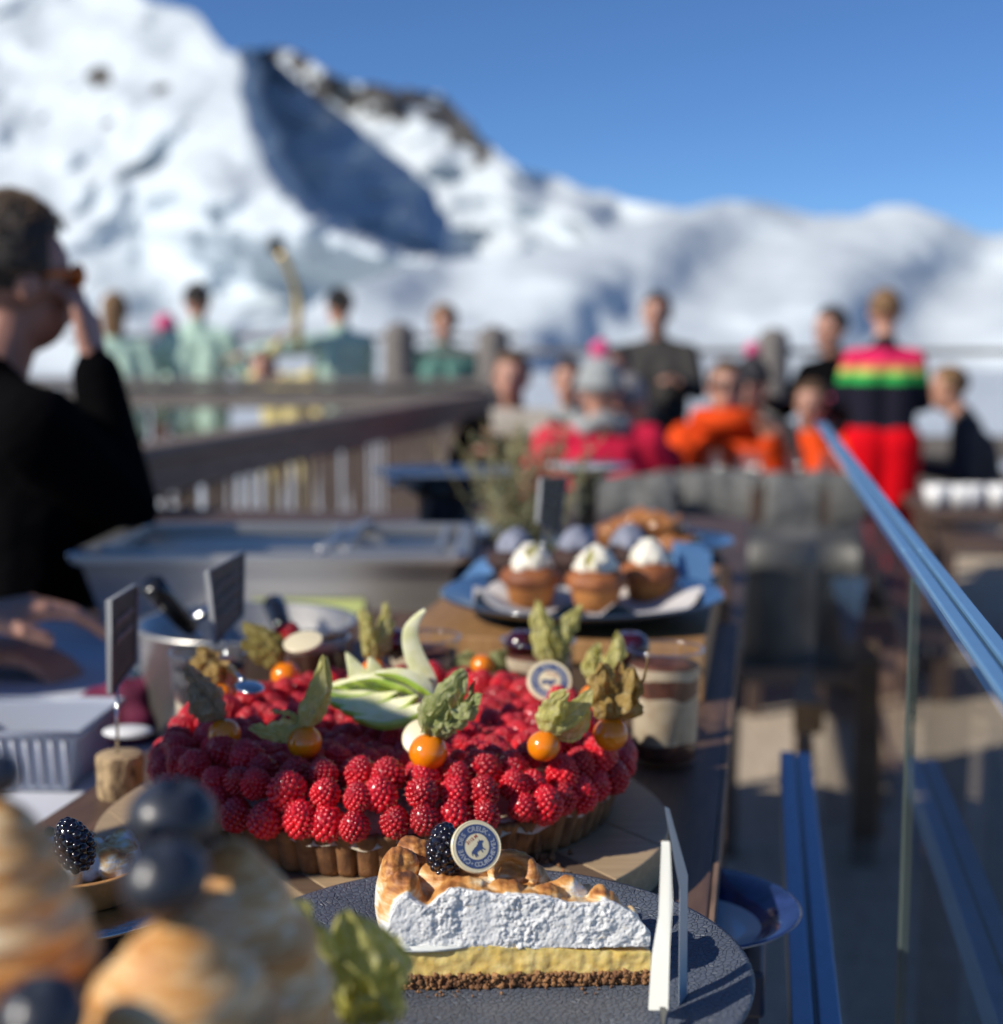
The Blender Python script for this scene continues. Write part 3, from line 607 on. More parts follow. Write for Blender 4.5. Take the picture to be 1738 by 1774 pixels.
NAVYP = mat('navy_painted_steel', (0.02, 0.04, 0.085), .4)
k = MB(); k.box((0, 0, TZ - .075), (W_ - .06, 1.6, .09)); k.build('apron', NAVYP, e, bevel=.003)
for sx in (-1, 1):
    for sy in (-1, 1): k = MB(); k.box((sx * (W_ / 2 - .05), sy * .78, (TZ - .12) / 2), (.05, .05, TZ - .12)); k.build('leg', NAVYP, e, bevel=.003)
# lower serving table with white cloth
CLOTH = mat('white_tablecloth', (0.66, 0.68, 0.74), .85, var=.08, scale=5, bump=.3, bscale=10, bdist=.004)
e = empty('serving_table', ST(sL - .72, 2.0, 0), -YAW, 'lower serving table left of the wooden counter', 'table')
k = MB(); k.box((0, 0, LZ - .02), (1.14, 2.8, .036)); k.build('tabletop', wood('serving_wood', (.13, .08, .06), (.07, .05, .04)), e, bevel=.003)
CRP = mat('pale_cream_panel', (0.50, 0.47, 0.38), .6)
for sx in (-1, 1):
    for sy in (-1, 0, 1): k = MB(); k.box((sx * .52, sy * 1.3, LZ / 2 - .02), (.05, .05, LZ - .04)); k.build('leg', CRP, e, bevel=.003)
k = MB(); k.grid(lambda u, v: Vector(((u - .5) * 1.16, -1.42 + 1.35 * v, LZ + .002 + .002 * noise.noise(Vector((u * 7, v * 7, 0))))), 50, 50); o = k.build('tablecloth', CLOTH); o.location = ST(sL - .60, 2.0, 0); o.rotation_euler = (0, 0, -YAW); tag(o, 'white cloth lying on the lower serving table under the plastic tub', 'tablecloth')
# dark bench behind the counter that carries hot dishes
e = empty('hot_buffet_table', ST((sL - .12 + sR) / 2, 3.0, 0), -YAW, 'dark low table behind the wooden box carrying the hot dishes and the herb pot', 'table')
k = MB(); HW = sR - sL + .12; k.box((0, 0, .88), (HW, 1.7, .04)); k.build('tabletop', BROWNW, e, bevel=.004)
for sx in (-1, 1):
    for sy in (-1, 1): k = MB(); k.box((sx * (HW / 2 - .05), sy * .78, .43), (.06, .06, .86)); k.build('leg', BROWNW, e, False)

# ------------------------------------------------------------------ glass guard
RAILM = mat('sky_tinted_aluminium', (0.15, 0.32, 0.54), .4, .3, var=.06, scale=60, bump=.05, bscale=200)  # grey aluminium; the reflected blue sky is painted into its base colour
def rail(name, lab, px, py, z, t0, t1, wd, h, seam=None):
    s0, _ = st(Z(px, py, z)); e = empty(name, ST(s0, t0, z), -YAW, lab, 'rail')
    parts = [(0, t1 - t0)] if seam is None else [(0, seam - t0 - .0014), (seam - t0 + .0014, t1 - t0)]
    for a, b in parts:
        for sx in (-1, 1): k = MB(); k.box((sx * (wd / 4 + .0009), (a + b) / 2, -h / 2), (wd / 2 - .0018, b - a, h)); k.build('profile', RAILM, e, bevel=.0012)
    k = MB(); k.box((0, (t1 - t0) / 2, -h / 2 - .003), (.004, t1 - t0 - .01, h)); k.build('gasket', SHADES, e, False)
    return s0
seam = Z(1588, 952, 1.21); sg, tg = st(seam)
sRail = rail('guard_rail', 'sharp metal rail coloured like reflected sky with a black groove sloping down to the right', 1588, 952, 1.21, .40, 2.75, .0185, .0045, tg)
sLow = rail('lower_rail', 'lower pair of metal profiles coloured like reflected sky near the bottom right', 1378, 1302, .93, .55, st(Z(1378, 1302, .93))[1], .031, .03)
PANE = glassmat('guard_glass', (.965, .975, .97), 1.32, .004, boost=.02)
e = empty('glass_guard', ST(sRail, 0, 0), -YAW, 'clear glass panels hanging below the sky tinted rail', 'glass screen')
for t0, t1, zb in ((.40, tg - .002, .62), (tg + .002, 2.7, .62)):
    k = MB(); k.box((0, (t0 + t1) / 2, (1.19 + zb) / 2), (.005, t1 - t0, 1.19 - zb)); k.build('pane', PANE, e, False)
k = MB(); k.box((0, tg, (1.19 + .62) / 2), (.007, .0035, 1.19 - .62)); k.build('seal', mat('grey_green_seal', (.10, .13, .12), .4), e, False)
# blue and white bowl on a low dark shelf
k = MB(); BZ = .968
e = empty('side_shelf', ST(0, 0, 0), 0, 'dark navy low shelf under the blue rimmed dish right of the counter', 'shelf')
pc = Z(1192, 1570, BZ + .02); k.box((pc.x, pc.y, BZ - .015), (.10, .10, .03), 0, Rz); k.build('board', NAVYP, e, bevel=.003)
for sx, sy in ((-.035, -.035), (.035, -.035), (-.035, .035), (.035, .035)): k = MB(); q = pc + Rz @ Vector((sx, sy, 0)); k.box((q.x, q.y, (BZ - .03) / 2), (.02, .02, BZ - .03)); k.build('leg', NAVYP, e, False)
BLUEG = mat('cobalt_glaze', (0.035, 0.06, 0.20), .08, coat=.5, var=.5, scale=60); WG = mat('white_glaze', (0.80, 0.84, 0.88), .12, coat=.3, var=.05)
o = MB().lathe([(0.001, .002, 0), (.040, .002, 0), (.042, 0, 0), (.060, .014, 0), (.084, .032, 0), (.0865, .0345, 1), (.084, .036, 1), (.062, .020, 1), (.056, .014, 0), (.040, .009, 0), (0.001, .008, 0)], n=64, caps=False).build('blue_dish', [WG, BLUEG], smooth=True)
o.location = (pc.x, pc.y, BZ); o.scale = (.84, .84, .62); tag(o, 'round white dish with cobalt blue rim beside the counter edge', 'dish')

# ------------------------------------------------------------------ round board
BL = wood('board_light_wood', (0.50, 0.37, 0.22), (0.38, 0.27, 0.16), 22, (1, 14, 14), 0.5, .4); BD = wood('board_dark_wood', (0.19, 0.13, 0.085), (0.13, 0.085, 0.055), 22, (1, 14, 14), 0.5, .4)
bc = Z(668, 1409, 1.037); BR = .19; BT = .023
e = empty('serving_board', (bc.x, bc.y, TZ), 0, 'large round laminated wooden board under the raspberry tart', 'board')
rotb = Matrix.Rotation(radians(-55), 3, 'Z')
def strip(y0, y1, m):
    n = 60; poly = []
    ys = [y0 + (y1 - y0) * i / n for i in range(n + 1)]
    for y in ys: poly.append((sqrt(max(BR * BR - y * y, 1e-8)), y))
    for y in reversed(ys): poly.append((-sqrt(max(BR * BR - y * y, 1e-8)), y))
    k = MB(); k.prism(poly, 0, BT, 0, rotb.to_4x4()); return k.build('stave', m, e, bevel=.0012)
cuts = [(-.1898, -.152), (-.1515, -.112), (-.1115, -.098), (-.0975, -.03), (-.0295, .035), (.0355, .049), (.0495, .11), (.1105, .1898)]
for a, b in cuts: strip(a, b, BD if b - a < .016 else BL)

# ------------------------------------------------------------------ tart
CB = 1.0375; TC = Vector(((690 - CX) / F * 1.02, .972, CB)); CH = .028; RB = .148; RT = .157
def crustmat():
    m = mat('baked_crust', (0.25, 0.115, 0.043), .75, col2=(0.095, 0.038, 0.017), scale=90, detail=8, bump=1.0, bscale=900, bdist=.0006, lo=.3, hi=.62); return m
CRUST = crustmat()
NF = 76
e = empty('raspberry_tart', TC, 0, 'large round tart with dark fluted crust and cream under the raspberries', 'tart')
def crf(a, j, z):
    q = (a * NF / (2 * pi)) % 1.0; k = 1 + .024 * (sqrt(abs(sin(pi * q))) - .6)
    cut = min(abs(((a - c + pi) % (2 * pi)) - pi) for c in (-pi / 2 - .09, -pi / 2 - .92, -pi / 2 + .72, -.15, 2.2))
    k -= .030 * max(0, 1 - cut / .008)
    k += .004 * noise.noise(Vector((cos(a) * 25, sin(a) * 25, z * 90)))
    if .50 < a - (1.5 * pi) < .76: k -= .022 * max(0, noise.noise(Vector((cos(a) * 60, sin(a) * 60, z * 160))) + .25)
    return k
k = MB(); prof = [(RB - .012, 0), (RB, .0006)] + [(RB + (RT - RB) * f, .001 + (CH - .001) * f) for f in [i / 10 for i in range(1, 11)]] + [(RT - .004, CH + .0006), (RT - .007, CH - .002), (RT - .008, CH - .006)]
prof = [(r, z) for r, z in prof]; 
k.lathe(prof, n=NF * 14, rf=crf, caps=False)
k.build('crust', CRUST, e)
CREAM = mat('custard_cream', (0.80, 0.68, 0.50), .35, var=.1, sss=.2)
k = MB()
def cf(u, v):
    a = 2 * pi * u; r = (RT - .0015) * v; z = CH - .004 + .004 * noise.noise(Vector((cos(a) * r * 60, sin(a) * r * 60, 2)))
    if v > .9: z += .0035 * ss(.9, .95, v) - .006 * ss(.97, 1, v); r *= 1 + .022 * max(0, noise.noise(Vector((cos(a) * 9, sin(a) * 9, 5)))) * ss(.9, 1, v)
    return Vector((r * cos(a), r * sin(a), z))
k.grid(cf, 360, 30); k.build('cream', CREAM, e)
# crumbs by the broken edge
k = MB(); rr = random.Random(8)
for i in range(46):
    a = -pi / 2 + rr.gauss(.66, .07); r = RB + abs(rr.gauss(.004, .007)); k.sphere((r * cos(a), r * sin(a), .0016), (rr.uniform(.0008, .0028), rr.uniform(.0008, .0026), rr.uniform(.0008, .002)), 7, 5, wob=.8, seed=i)
k.build('crumbs', CRUST, e)

# raspberries
def raspmesh(name, seed, L, R, n, dr, mat_, open_=.88, hairs=True):
    rr = random.Random(seed); k = MB(); k.sphere((0, 0, 0), (R * .80, R * .80, L * .47), 16, 12)
    sx, sy = rr.uniform(.93, 1.07), rr.uniform(.93, 1.07); off = rr.uniform(0, 6); hv = []
    for i in range(n):
        t = (i + .5) / n; c = 1 - 2 * t * open_; th = math.acos(max(-1, min(1, c))); a = i * 2.399963 + off + rr.uniform(-.06, .06)
        taper = 1 - .24 * max(0, c)
        d = Vector((sin(th) * cos(a) * sx, sin(th) * sin(a) * sy, cos(th)))
        p = Vector((d.x * R * .83 * taper, d.y * R * .83 * taper, d.z * L * .44)); r = dr * rr.uniform(.86, 1.1) * (1 - .12 * abs(c))
        nrm = Vector((d.x / R, d.y / R, d.z / (L * .5))).normalized(); q = nrm.to_track_quat('Z', 'Y').to_matrix()
        k.sphere(p, (r, r, r * .92), 9, 6, R=q)
        if hairs and rr.random() < .6:
            b = p + nrm * r * .95; w_ = Vector((rr.uniform(-1, 1), rr.uniform(-1, 1), rr.uniform(-1, 1))) * .0006; tip = b + nrm * .0016 + w_; x = nrm.orthogonal() * .00007
            hv.append((b - x, b + x, tip))
    for h3 in hv: k.add(h3, [(0, 1, 2)], 1)
    return k.mesh(name, mat_)
RASP = mat('raspberry_red', (0.85, 0.016, 0.032), .27, col2=(0.55, 0.005, 0.018), scale=70, sss=.5, sssr=(.006, .0008, .0006), coat=.12, bump=.25, bscale=1200, bdist=.0002, detail=2)
RHAIR = mat('raspberry_hair', (0.55, 0.30, 0.18), .6)
rm = [raspmesh('raspberry', s, L, R, n, dr, [RASP, RHAIR]) for s, L, R, n, dr in ((1, .0220, .0103, 104, .00175), (2, .0250, .0104, 118, .00178), (3, .0190, .0100, 86, .00182), (4, .0225, .0112, 104, .0019), (5, .0205, .0100, 98, .0017), (6, .0240, .0098, 112, .00172))]
rr = random.Random(21); NRASP = 0
def rasp(p, q, lab, s=1.0):
    global NRASP
    o = bpy.data.objects.new('raspberry', rm[rr.randrange(6)]); COL.objects.link(o); o.rotation_mode = 'QUATERNION'; o.location = p; o.rotation_quaternion = q @ Quaternion((0, 0, 1), rr.uniform(0, 6.28)); s *= rr.uniform(.84, 1.13); o.scale = (s, s, s)
    dd = Vector(p) - TC; sec = ['right', 'back right', 'back', 'back left', 'left', 'front left', 'front', 'front right'][int(round(math.atan2(dd.y, dd.x) / (pi / 4))) % 8]
    if dd.length < .3: lab = lab + ', ' + sec + ' side' + (' in shadow' if sec in ('left', 'front left') else '')
    NRASP += 1; tag(o, lab, 'raspberry', lab if dd.length < .3 else None); return o
_nt = RASP.node_tree; _b = _nt.nodes['Principled BSDF']; _s = _b.inputs['Base Color'].links[0].from_socket; _oi = nd(_nt, 'ShaderNodeObjectInfo'); _hs = nd(_nt, 'ShaderNodeHueSaturation'); _mr = nd(_nt, 'ShaderNodeMapRange'); _mr.inputs[3].default_value = .6; _mr.inputs[4].default_value = 1.15; _nt.links.new(_oi.outputs['Random'], _mr.inputs[0]); _nt.links.new(_mr.outputs[0], _hs.inputs['Value']); _nt.links.new(_s, _hs.inputs['Color']); _nt.links.new(_hs.outputs[0], _b.inputs['Base Color'])
# positions of the things that sit among the berries: keep berries clear of the apple fan only
AP = Z(660, 1225, CB + CH + .03)
def ringr(nb, r, z, tilt, lab, ph=0, jr=.003, s=1.0, jz=.003):
    for i in range(nb):
        a = 2 * pi * (i + ph) / nb + rr.uniform(-.03, .03); rad = Vector((cos(a), sin(a), 0)); ax = (Vector((0, 0, cos(tilt))) + rad * sin(tilt) + Vector((rr.uniform(-.3, .3), rr.uniform(-.3, .3), 0))).normalized()
        p = TC + rad * (r + rr.uniform(-jr, jr)) + Vector((0, 0, z + rr.uniform(-jz, jz))); rasp(p, ax.to_track_quat('Z', 'Y'), lab, s)
ringr(50, RT - .0010, CH + .0072, radians(12), 'raspberry in the lowest ring on the crust edge', 0, s=1.10)
ringr(47, RT - .0085, CH + .0212, radians(25), 'raspberry in the second ring above the crust edge', .5, s=1.09, jz=.003)
ringr(40, RT - .0285, CH + .0265, radians(10), 'raspberry in the ring along the tart shoulder', .2, s=1.06, jz=.0025)
pts = []
sp = .0192
for i in range(-9, 10):
    for j in range(-9, 10):
        x = (i + .5 * (j % 2)) * sp + rr.uniform(-.0022, .0022); y = j * sp * .87 + rr.uniform(-.0022, .0022); r = sqrt(x * x + y * y)
        if r < RT - .040:
            p = TC + Vector((x, y, CH + .0180 + .0045 * (r / .12) + rr.uniform(-.0025, .0025)))
            ax = Vector((rr.uniform(-.55, .55), rr.uniform(-.55, .55), 1)).normalized(); rasp(p, ax.to_track_quat('Z', 'Y'), 'raspberry on the flat middle of the tart', .96)
print('raspberries', NRASP)

# ------------------------------------------------------------------ physalis
PHY = mat('physalis_orange', (0.92, 0.27, 0.004), .2, col2=(0.80, 0.19, 0.004), scale=50, sss=.3, sssr=(.006, .003, .001), coat=.5)
def huskmat(name, c1, c2, vein):
    m = mat(name, c1, .7, col2=c2, scale=220, detail=6, lo=.3, hi=.7); nt = m.node_tree; b = nt.nodes['Principled BSDF']
    uv = nd(nt, 'ShaderNodeUVMap'); mp = nd(nt, 'ShaderNodeMapping'); mp.inputs['Scale'].default_value = (11, 1.3, 1); nt.links.new(uv.outputs[0], mp.inputs[0])
    vo = nd(nt, 'ShaderNodeTexVoronoi'); vo.feature = 'DISTANCE_TO_EDGE'; vo.inputs['Scale'].default_value = 2.2; nt.links.new(mp.outputs[0], vo.inputs['Vector'])
    mr = nd(nt, 'ShaderNodeMapRange'); mr.inputs[1].default_value = 0.0; mr.inputs[2].default_value = 0.10; nt.links.new(vo.outputs[0], mr.inputs[0])
    src = b.inputs['Base Color'].links[0].from_socket; mx = nd(nt, 'ShaderNodeMix'); mx.data_type = 'RGBA'; nt.links.new(mr.outputs[0], mx.inputs[0]); mx.inputs[6].default_value = (*vein, 1); nt.links.new(src, mx.inputs[7]); nt.links.new(mx.outputs[2], b.inputs['Base Color'])
    bp = nd(nt, 'ShaderNodeBump'); bp.inputs['Strength'].default_value = .7; bp.inputs['Distance'].default_value = .0008; bp.invert = True; nt.links.new(mr.outputs[0], bp.inputs['Height']); nt.links.new(bp.outputs[0], b.inputs['Normal'])
    tl = nd(nt, 'ShaderNodeBsdfTranslucent'); nt.links.new(mx.outputs[2], tl.inputs[0]); ms = nd(nt, 'ShaderNodeMixShader'); ms.inputs[0].default_value = .5
    out = [n for n in nt.nodes if n.type == 'OUTPUT_MATERIAL'][0]; nt.links.new(b.outputs[0], ms.inputs[1]); nt.links.new(tl.outputs[0], ms.inputs[2]); nt.links.new(ms.outputs[0], out.inputs[0]); return m
HG = huskmat('husk_green', (0.82, 0.75, 0.28), (0.56, 0.54, 0.14), (0.90, 0.85, 0.50)); HY = huskmat('husk_yellow', (0.66, 0.46, 0.14), (0.40, 0.25, 0.06), (0.74, 0.58, 0.28)); HB = huskmat('husk_brown', (0.70, 0.52, 0.32), (0.42, 0.29, 0.15), (0.80, 0.64, 0.42)); HD = huskmat('husk_sage', (0.56, 0.60, 0.25), (0.33, 0.38, 0.12), (0.76, 0.76, 0.46)); HO = huskmat('husk_olive', (0.45, 0.38, 0.10), (0.26, 0.20, 0.04), (0.58, 0.50, 0.20))
STEM = mat('dry_stem', (0.30, 0.24, 0.10), .8, var=.4, scale=300)
CREF = [Vector((0, 0, 0))]
def petal(k, p0, tip, width, seed, cup=1.9, side=None, curl=0.25, crum=.0022, nu=22, nv=34, prof=.8):
    p0 = Vector(p0); tip = Vector(tip); ax = tip - p0; L = ax.length; t = ax.normalized(); to = (CAM - CREF[0] - p0).normalized(); n0 = (to - t * to.dot(t)).normalized()
    rs = random.Random(seed); n0 = (Matrix.Rotation(rs.uniform(-.9, .9) if side is None else side, 3, t) @ n0); x0 = t.cross(n0).normalized(); bend = (x0 * rs.uniform(-1, 1) + n0 * rs.uniform(-.6, 1)) * L * curl; S = Vector((seed * 3.1, seed * 1.7, 0))
    def f(u, v):
        c = p0 + t * (L * v) + bend * sin(v * pi * .9) ; tw = (v - .3) * rs_tw; n = Matrix.Rotation(tw, 3, t) @ n0; x = t.cross(n)
        w_ = width * (sin(pi * min(1, max(0, v)) ** prof) ** .9 * .96 + .04 * (1 - v)) * .86; a = (u - .5) * 2 * cup; R = w_ / (2 * cup) * 1.4
        p = c + x * (R * sin(a)) + n * (R * (cos(a) - 1) * -1.0 * .9)
        q = p * 95 + S; cr = Vector((noise.noise(q), noise.noise(q + Vector((9, 0, 0))), noise.noise(q + Vector((0, 9, 0))))) * crum
        q = p * 300 + S; cr += Vector((noise.noise(q), noise.noise(q + Vector((9, 0, 0))), noise.noise(q + Vector((0, 9, 0))))) * crum * .28
        ed = ss(.72, 1.0, abs(u - .5) * 2); cr += n * (ed * .0025 * sin(v * 30 + seed))
        # lengthwise folds
        cr += n * (.0009 * (1 - abs(((u * 5 + seed * .3) % 1) * 2 - 1)) * 2 - .0011) * min(1, v * 5)
        return p + cr * min(1, v * 5 + .15)
    rs_tw = rs.uniform(-.5, .5); k.grid(f, nu, nv)
def husk_body(k, p0, tip, width, seed, side=None, crum=.0022):
    """a papery lantern, flattened and torn open on one side, with ribs and a frayed tip"""
    p0 = Vector(p0); tip = Vector(tip); ax = tip - p0; L = ax.length; t = ax.normalized(); to = (CAM - CREF[0] - p0).normalized(); n0 = (to - t * to.dot(t)).normalized(); x0 = t.cross(n0)
    rs = random.Random(seed); bend = (x0 * rs.uniform(-1, 1) + n0 * rs.uniform(-.4, .6)) * L * .16; S = Vector((seed * 1.3, seed * .7, 3)); op = rs.uniform(-1.2, 1.2); cq = crum / width * 1.15
    def f(u, v):
        th = op + .35 + (2 * pi - .7) * u; Lv = L * v * (1 + .10 * noise.noise(Vector((cos(th) * 2, sin(th) * 2, seed))) + .06 * (abs(cos(2.5 * th)) - .5))
        r = width / 2 * (sin(pi * min(1, v ** .62)) ** .72 * (1 if v < .5 else 1) + .05 + .05 * v)
        r *= 1 + .13 * (1 - 2 * abs(sin(2.5 * th))) + .03 * cos(15 * th)
        d = x0 * cos(th) + n0 * (sin(th) * .62)
        q = Vector((cos(th) * 1.5, sin(th) * 1.5, v * L / width * 3.2)) + S
        r *= 1 + 1.5 * cq * (noise.noise(q * 1.1) + .6 * (.5 - abs(noise.noise(q * 2.3))) + .35 * noise.noise(q * 5))
        sh = x0 * (width * cq * .9 * noise.noise(q * .7 + Vector((7, 0, 0)))) + n0 * (width * cq * .9 * noise.noise(q * .7 + Vector((0, 7, 0))))
        return p0 + t * Lv + bend * sin(v * pi * .9) + d * r + sh * min(1, v * 4)
    k.grid(f, 60, 44)
def physalis(px, py, r, petals, hm, lab, z=None, d=None, fruit=True, stem=None):
    """fruit centre and radius in photo pixels; petals = (dx, dy, width, depthshift) from the fruit's top"""
    c = Z(px, py, z) if z else D(px, py, d); dep = (c - CAM).dot(FV); sc_ = dep / F; R = r * sc_
    e = empty('physalis', c, 0, lab, 'physalis', 'physalis fruits with papery husks')
    CREF[0] = c
    up = Vector((0, 0, 1))
    if fruit:
        k = MB(); k.lathe([(max(.0001, R * sin(pi * j / 20) * (1 - .02 * cos(2 * pi * j / 20))), R * -cos(pi * j / 20) * .98 - (R * .10 * exp(-((20 - j) / 1.5) ** 2))) for j in range(21)], n=32, caps=False); k.build('fruit', PHY, e)
    k = MB()
    for i, P in enumerate(petals):
        dx, dy, wd, ds = P[:4]; side = P[4] if len(P) > 4 else None; crum = P[5] if len(P) > 5 else .0022
        ox, oy = (P[6], P[7]) if len(P) > 6 else (0, 0)
        b = D(px + ox, py - r * .85 + oy, dep + .001); t = D(px + ox + dx, py - r * .85 + oy + dy, dep + ds)
        (husk_body if i < 2 else petal)(k, b - c, t - c, wd * sc_ * (.80 if i < 2 else .85), i * 7 + int(px), side=side, crum=crum)
    # petal() frames itself on world points: shift by the fruit centre is already done
    k.build('husk', hm, e); 
    if stem: q = MB(); q.tube([D(px + x, py - r * .85 + y, dep) - c for x, y in stem], [.0012, .0015, .0018][:len(stem)] + [.0012] * max(0, len(stem) - 3), 8); q.build('stem', STEM, e)
    return e
T0 = CB + CH
physalis(742, 1303, 33, [(62, -108, 74, .012, -.3, .0038), (88, -70, 40, -.004, .5, .0035), (30, -70, 62, -.006, 0, .0035), (75, -95, 44, .02, .4, .003)], HD, 'physalis with sage green crumpled husk beside the blank ivory disc at the front middle', z=T0 + .040)
physalis(942, 1292, 28, [(76, -72, 66, .01, -.2, .0022), (40, -66, 50, -.006, .5, .003), (66, -40, 40, .01, .2, .002)], HG, 'physalis with broad green husk arching right, second from the right on the tart', z=T0 + .040)
physalis(1058, 1272, 30, [(-14, -92, 58, -.006, .2, .004), (32, -88, 60, .0, -.3, .004), (55, -105, 26, .01, .2, .003), (12, -100, 50, .02, 0, .003)], HY, 'physalis with yellow brown crinkled husk at the right edge of the tart', z=T0 + .040)
physalis(528, 1286, 30, [(30, -122, 58, .004, .1, .0016), (-92, -4, 40, -.004, .3, .002), (36, -110, 38, .012, .5, .0016), (-60, -24, 24, .008, -.5, .002)], HG, 'physalis with tall pointed green husk and a second leaf lying to the left', z=T0 + .040)
physalis(389, 1272, 28, [(-62, -92, 50, .004, .2, .0035, -6, 0), (-46, -60, 46, -.004, -.4, .0035, -8, -4)], HB, 'physalis with thin brown dried husk at the left end of the tart', z=T0 + .038, stem=[(2, 4), (-16, -14), (-32, -36)])
physalis(495, 1170, 25, [(-66, -62, 60, .004, .5, .002, -6, -4), (-70, -36, 54, -.004, -.3, .002, -4, 0)], HO, 'physalis with olive shell shaped husk at the back left of the tart', z=T0 + .028)
physalis(384, 1206, 23, [(-52, -44, 60, .0, .2, .004, 0, 4), (-38, -62, 50, .004, -.4, .004, 0, 0), (-60, -14, 30, -.004, .4, .003)], HY, 'physalis with bright yellow crumpled husk beside the silver spoon', z=T0 + .028)
physalis(836, 1153, 20, [(-40, 6, 30, .006, .3, .002, -10, 4), (60, 4, 44, .02, .6, .0025, 12, 6)], HD, 'small orange physalis with its green husk hanging behind, back middle of the tart', z=T0 + .024)
physalis(1030, 1210, 26, [(36, -92, 44, .004, .2, .003), (10, -70, 34, .01, -.4, .003), (-8, -50, 24, -.004, .4, .002)], HG, 'physalis mostly hidden behind the yellow brown husk on the right', z=T0 + .030)
physalis(648, 1165, 24, [(-22, -88, 40, .0, .2, .003), (16, -96, 34, .01, -.3, .003), (40, -80, 26, .014, .2, .003), (0, -60, 24, -.002, 0, .002)], HG, 'physalis with pale fringed husk standing behind the apple fan', z=T0 + .026)
physalis(958, 1168, 17, [(-24, -108, 52, .006, .3, .003), (50, -98, 44, .014, -.4, .0026), (0, -60, 26, .002, 0, .002)], HG, 'physalis with forked green husk rising above the printed disc at the back of the tart', z=T0 + .022)
# ------------------------------------------------------------------ chocolate discs with the printed ring
IVORY = mat('white_chocolate', (0.80, 0.70, 0.47), .35, var=.08, sss=.15, sssr=(.004, .003, .002), bump=.1, bscale=900)
INK = mat('blue_ink', (0.055, 0.085, 0.20), .5, var=.15, scale=900); INKL = mat('cream_lettering', (0.50, 0.52, 0.55), .5); INKR = mat('red_ink', (0.50, 0.05, 0.04), .5)
def glyph(ch, size):
    cu = bpy.data.curves.new('g', 'FONT'); cu.body = ch; cu.size = size; cu.align_x = 'CENTER'; cu.extrude = 0.0; cu.offset = size * .02
    o = bpy.data.objects.new('g', cu); COL.objects.link(o); me = evalmesh(o); vs = [v.co.copy() for v in me.vertices]; fs = [tuple(p.vertices) for p in me.polygons]
    bpy.data.objects.remove(o); bpy.data.curves.remove(cu); bpy.data.meshes.remove(me); return vs, fs
_gl = {}
def letters(k, text, R, a0, a1, size, z, mi, inward=False):
    n = len(text)
    for i, ch in enumerate(text):
        if ch == ' ': continue
        if (ch, size) not in _gl: _gl[(ch, size)] = glyph(ch, size)
        vs, fs = _gl[(ch, size)]; a = a0 + (a1 - a0) * (i / (n - 1)); rot = a - pi / 2 if not inward else a + pi / 2
        out = []
        for v in vs:
            x, y = v.x, v.y - size * .35; X = x * cos(rot) - y * sin(rot) + R * cos(a); Y = x * sin(rot) + y * cos(rot) + R * sin(a); out.append(Vector((X, Y, z)))
        k.add(out, fs, mi)
COW = [(-.95, -.10), (-.80, .10), (-.40, .22), (.05, .30), (.30, .42), (.36, .60), (.44, .50), (.58, .56), (.62, .70), (.68, .52), (.92, .36), (.95, .22), (.74, .20), (.62, .10), (.52, -.10), (.50, -.30), (.62, -.62), (.52, -.64), (.36, -.34), (.26, -.30), (.22, -.66), (.12, -.66), (.12, -.28), (-.30, -.26), (-.42, -.34), (-.44, -.68), (-.54, -.68), (-.58, -.36), (-.68, -.66), (-.78, -.64), (-.72, -.26), (-.84, -.10), (-.93, -.34), (-.99, -.30)]
def disc(c, R, nrm, roll, lab, printed=True, m=IVORY):
    q = Vector(nrm).normalized().to_track_quat('Z', 'Y').to_matrix() @ Matrix.Rotation(roll, 3, 'Z'); o = empty('chocolate_disc', c, 0, lab, 'chocolate disc'); o.rotation_euler = q.to_euler()
    k = MB(); k.lathe([(0.0001, -.0011), (R * .95, -.0011), (R, -.0006), (R, .0006), (R * .96, .0011), (R * .93, .0009), (R * .9, .0010), (.0001, .0010)], n=64, caps=False); b = k.build('disc', m, o, auto=40)
    if printed:
        k = MB(); n = 72; z = .00115; ri, ro = R * .50, R * .84
        vs = []; 
        for r in (ri, ro): vs += [Vector((r * cos(2 * pi * i / n), r * sin(2 * pi * i / n), z)) for i in range(n)]
        k.add(vs, [(i, (i + 1) % n, n + (i + 1) % n, n + i)[::-1] for i in range(n)], 0)
        s_ = R * .26; zl = z + .00008
        letters(k, 'CAVE DES CREUX', R * .67, radians(202), radians(22), s_, zl, 1)
        letters(k, 'COURCHEVEL', R * .67, radians(232), radians(344), s_ * .92, zl, 1, True)
        for a in (radians(216), radians(4)): k.add([Vector((R * .67 * cos(a) + R * .055 * (1 if i % 2 else .45) * cos(i * pi / 5), R * .67 * sin(a) + R * .055 * (1 if i % 2 else .45) * sin(i * pi / 5), zl)) for i in range(10)], [tuple(range(10))], 1)
        k.add([Vector((x * R * .36, y * R * .36 - R * .08, z)) for x, y in COW], [tuple(range(len(COW)))[::-1]], 0)
        vs, fs = glyph('2112 M', R * .17); k.add([Vector((v.x, v.y + R * .27, z)) for v in vs], fs, 2)
        k.build('print', [INK, INKL, INKR], o, False)
    return o
# blank ivory disc behind the front physalis; printed disc standing at the back of the tart
disc(D(728, 1277, .90), .0118, Vector((-.25, -.8, .55)), 0, 'blank ivory chocolate disc tucked behind the front middle physalis', False)
disc(D(952, 1180, 1.06), .0165, Vector((.05, -.80, .62)), radians(-20), 'round ivory disc with blue printed ring standing at the back of the tart')
disc(D(525, 1112, 1.10), .0150, Vector((-.1, -.35, 1.0)), 0, 'ivory disc lying tilted over the chocolate verrine at the back left', False)

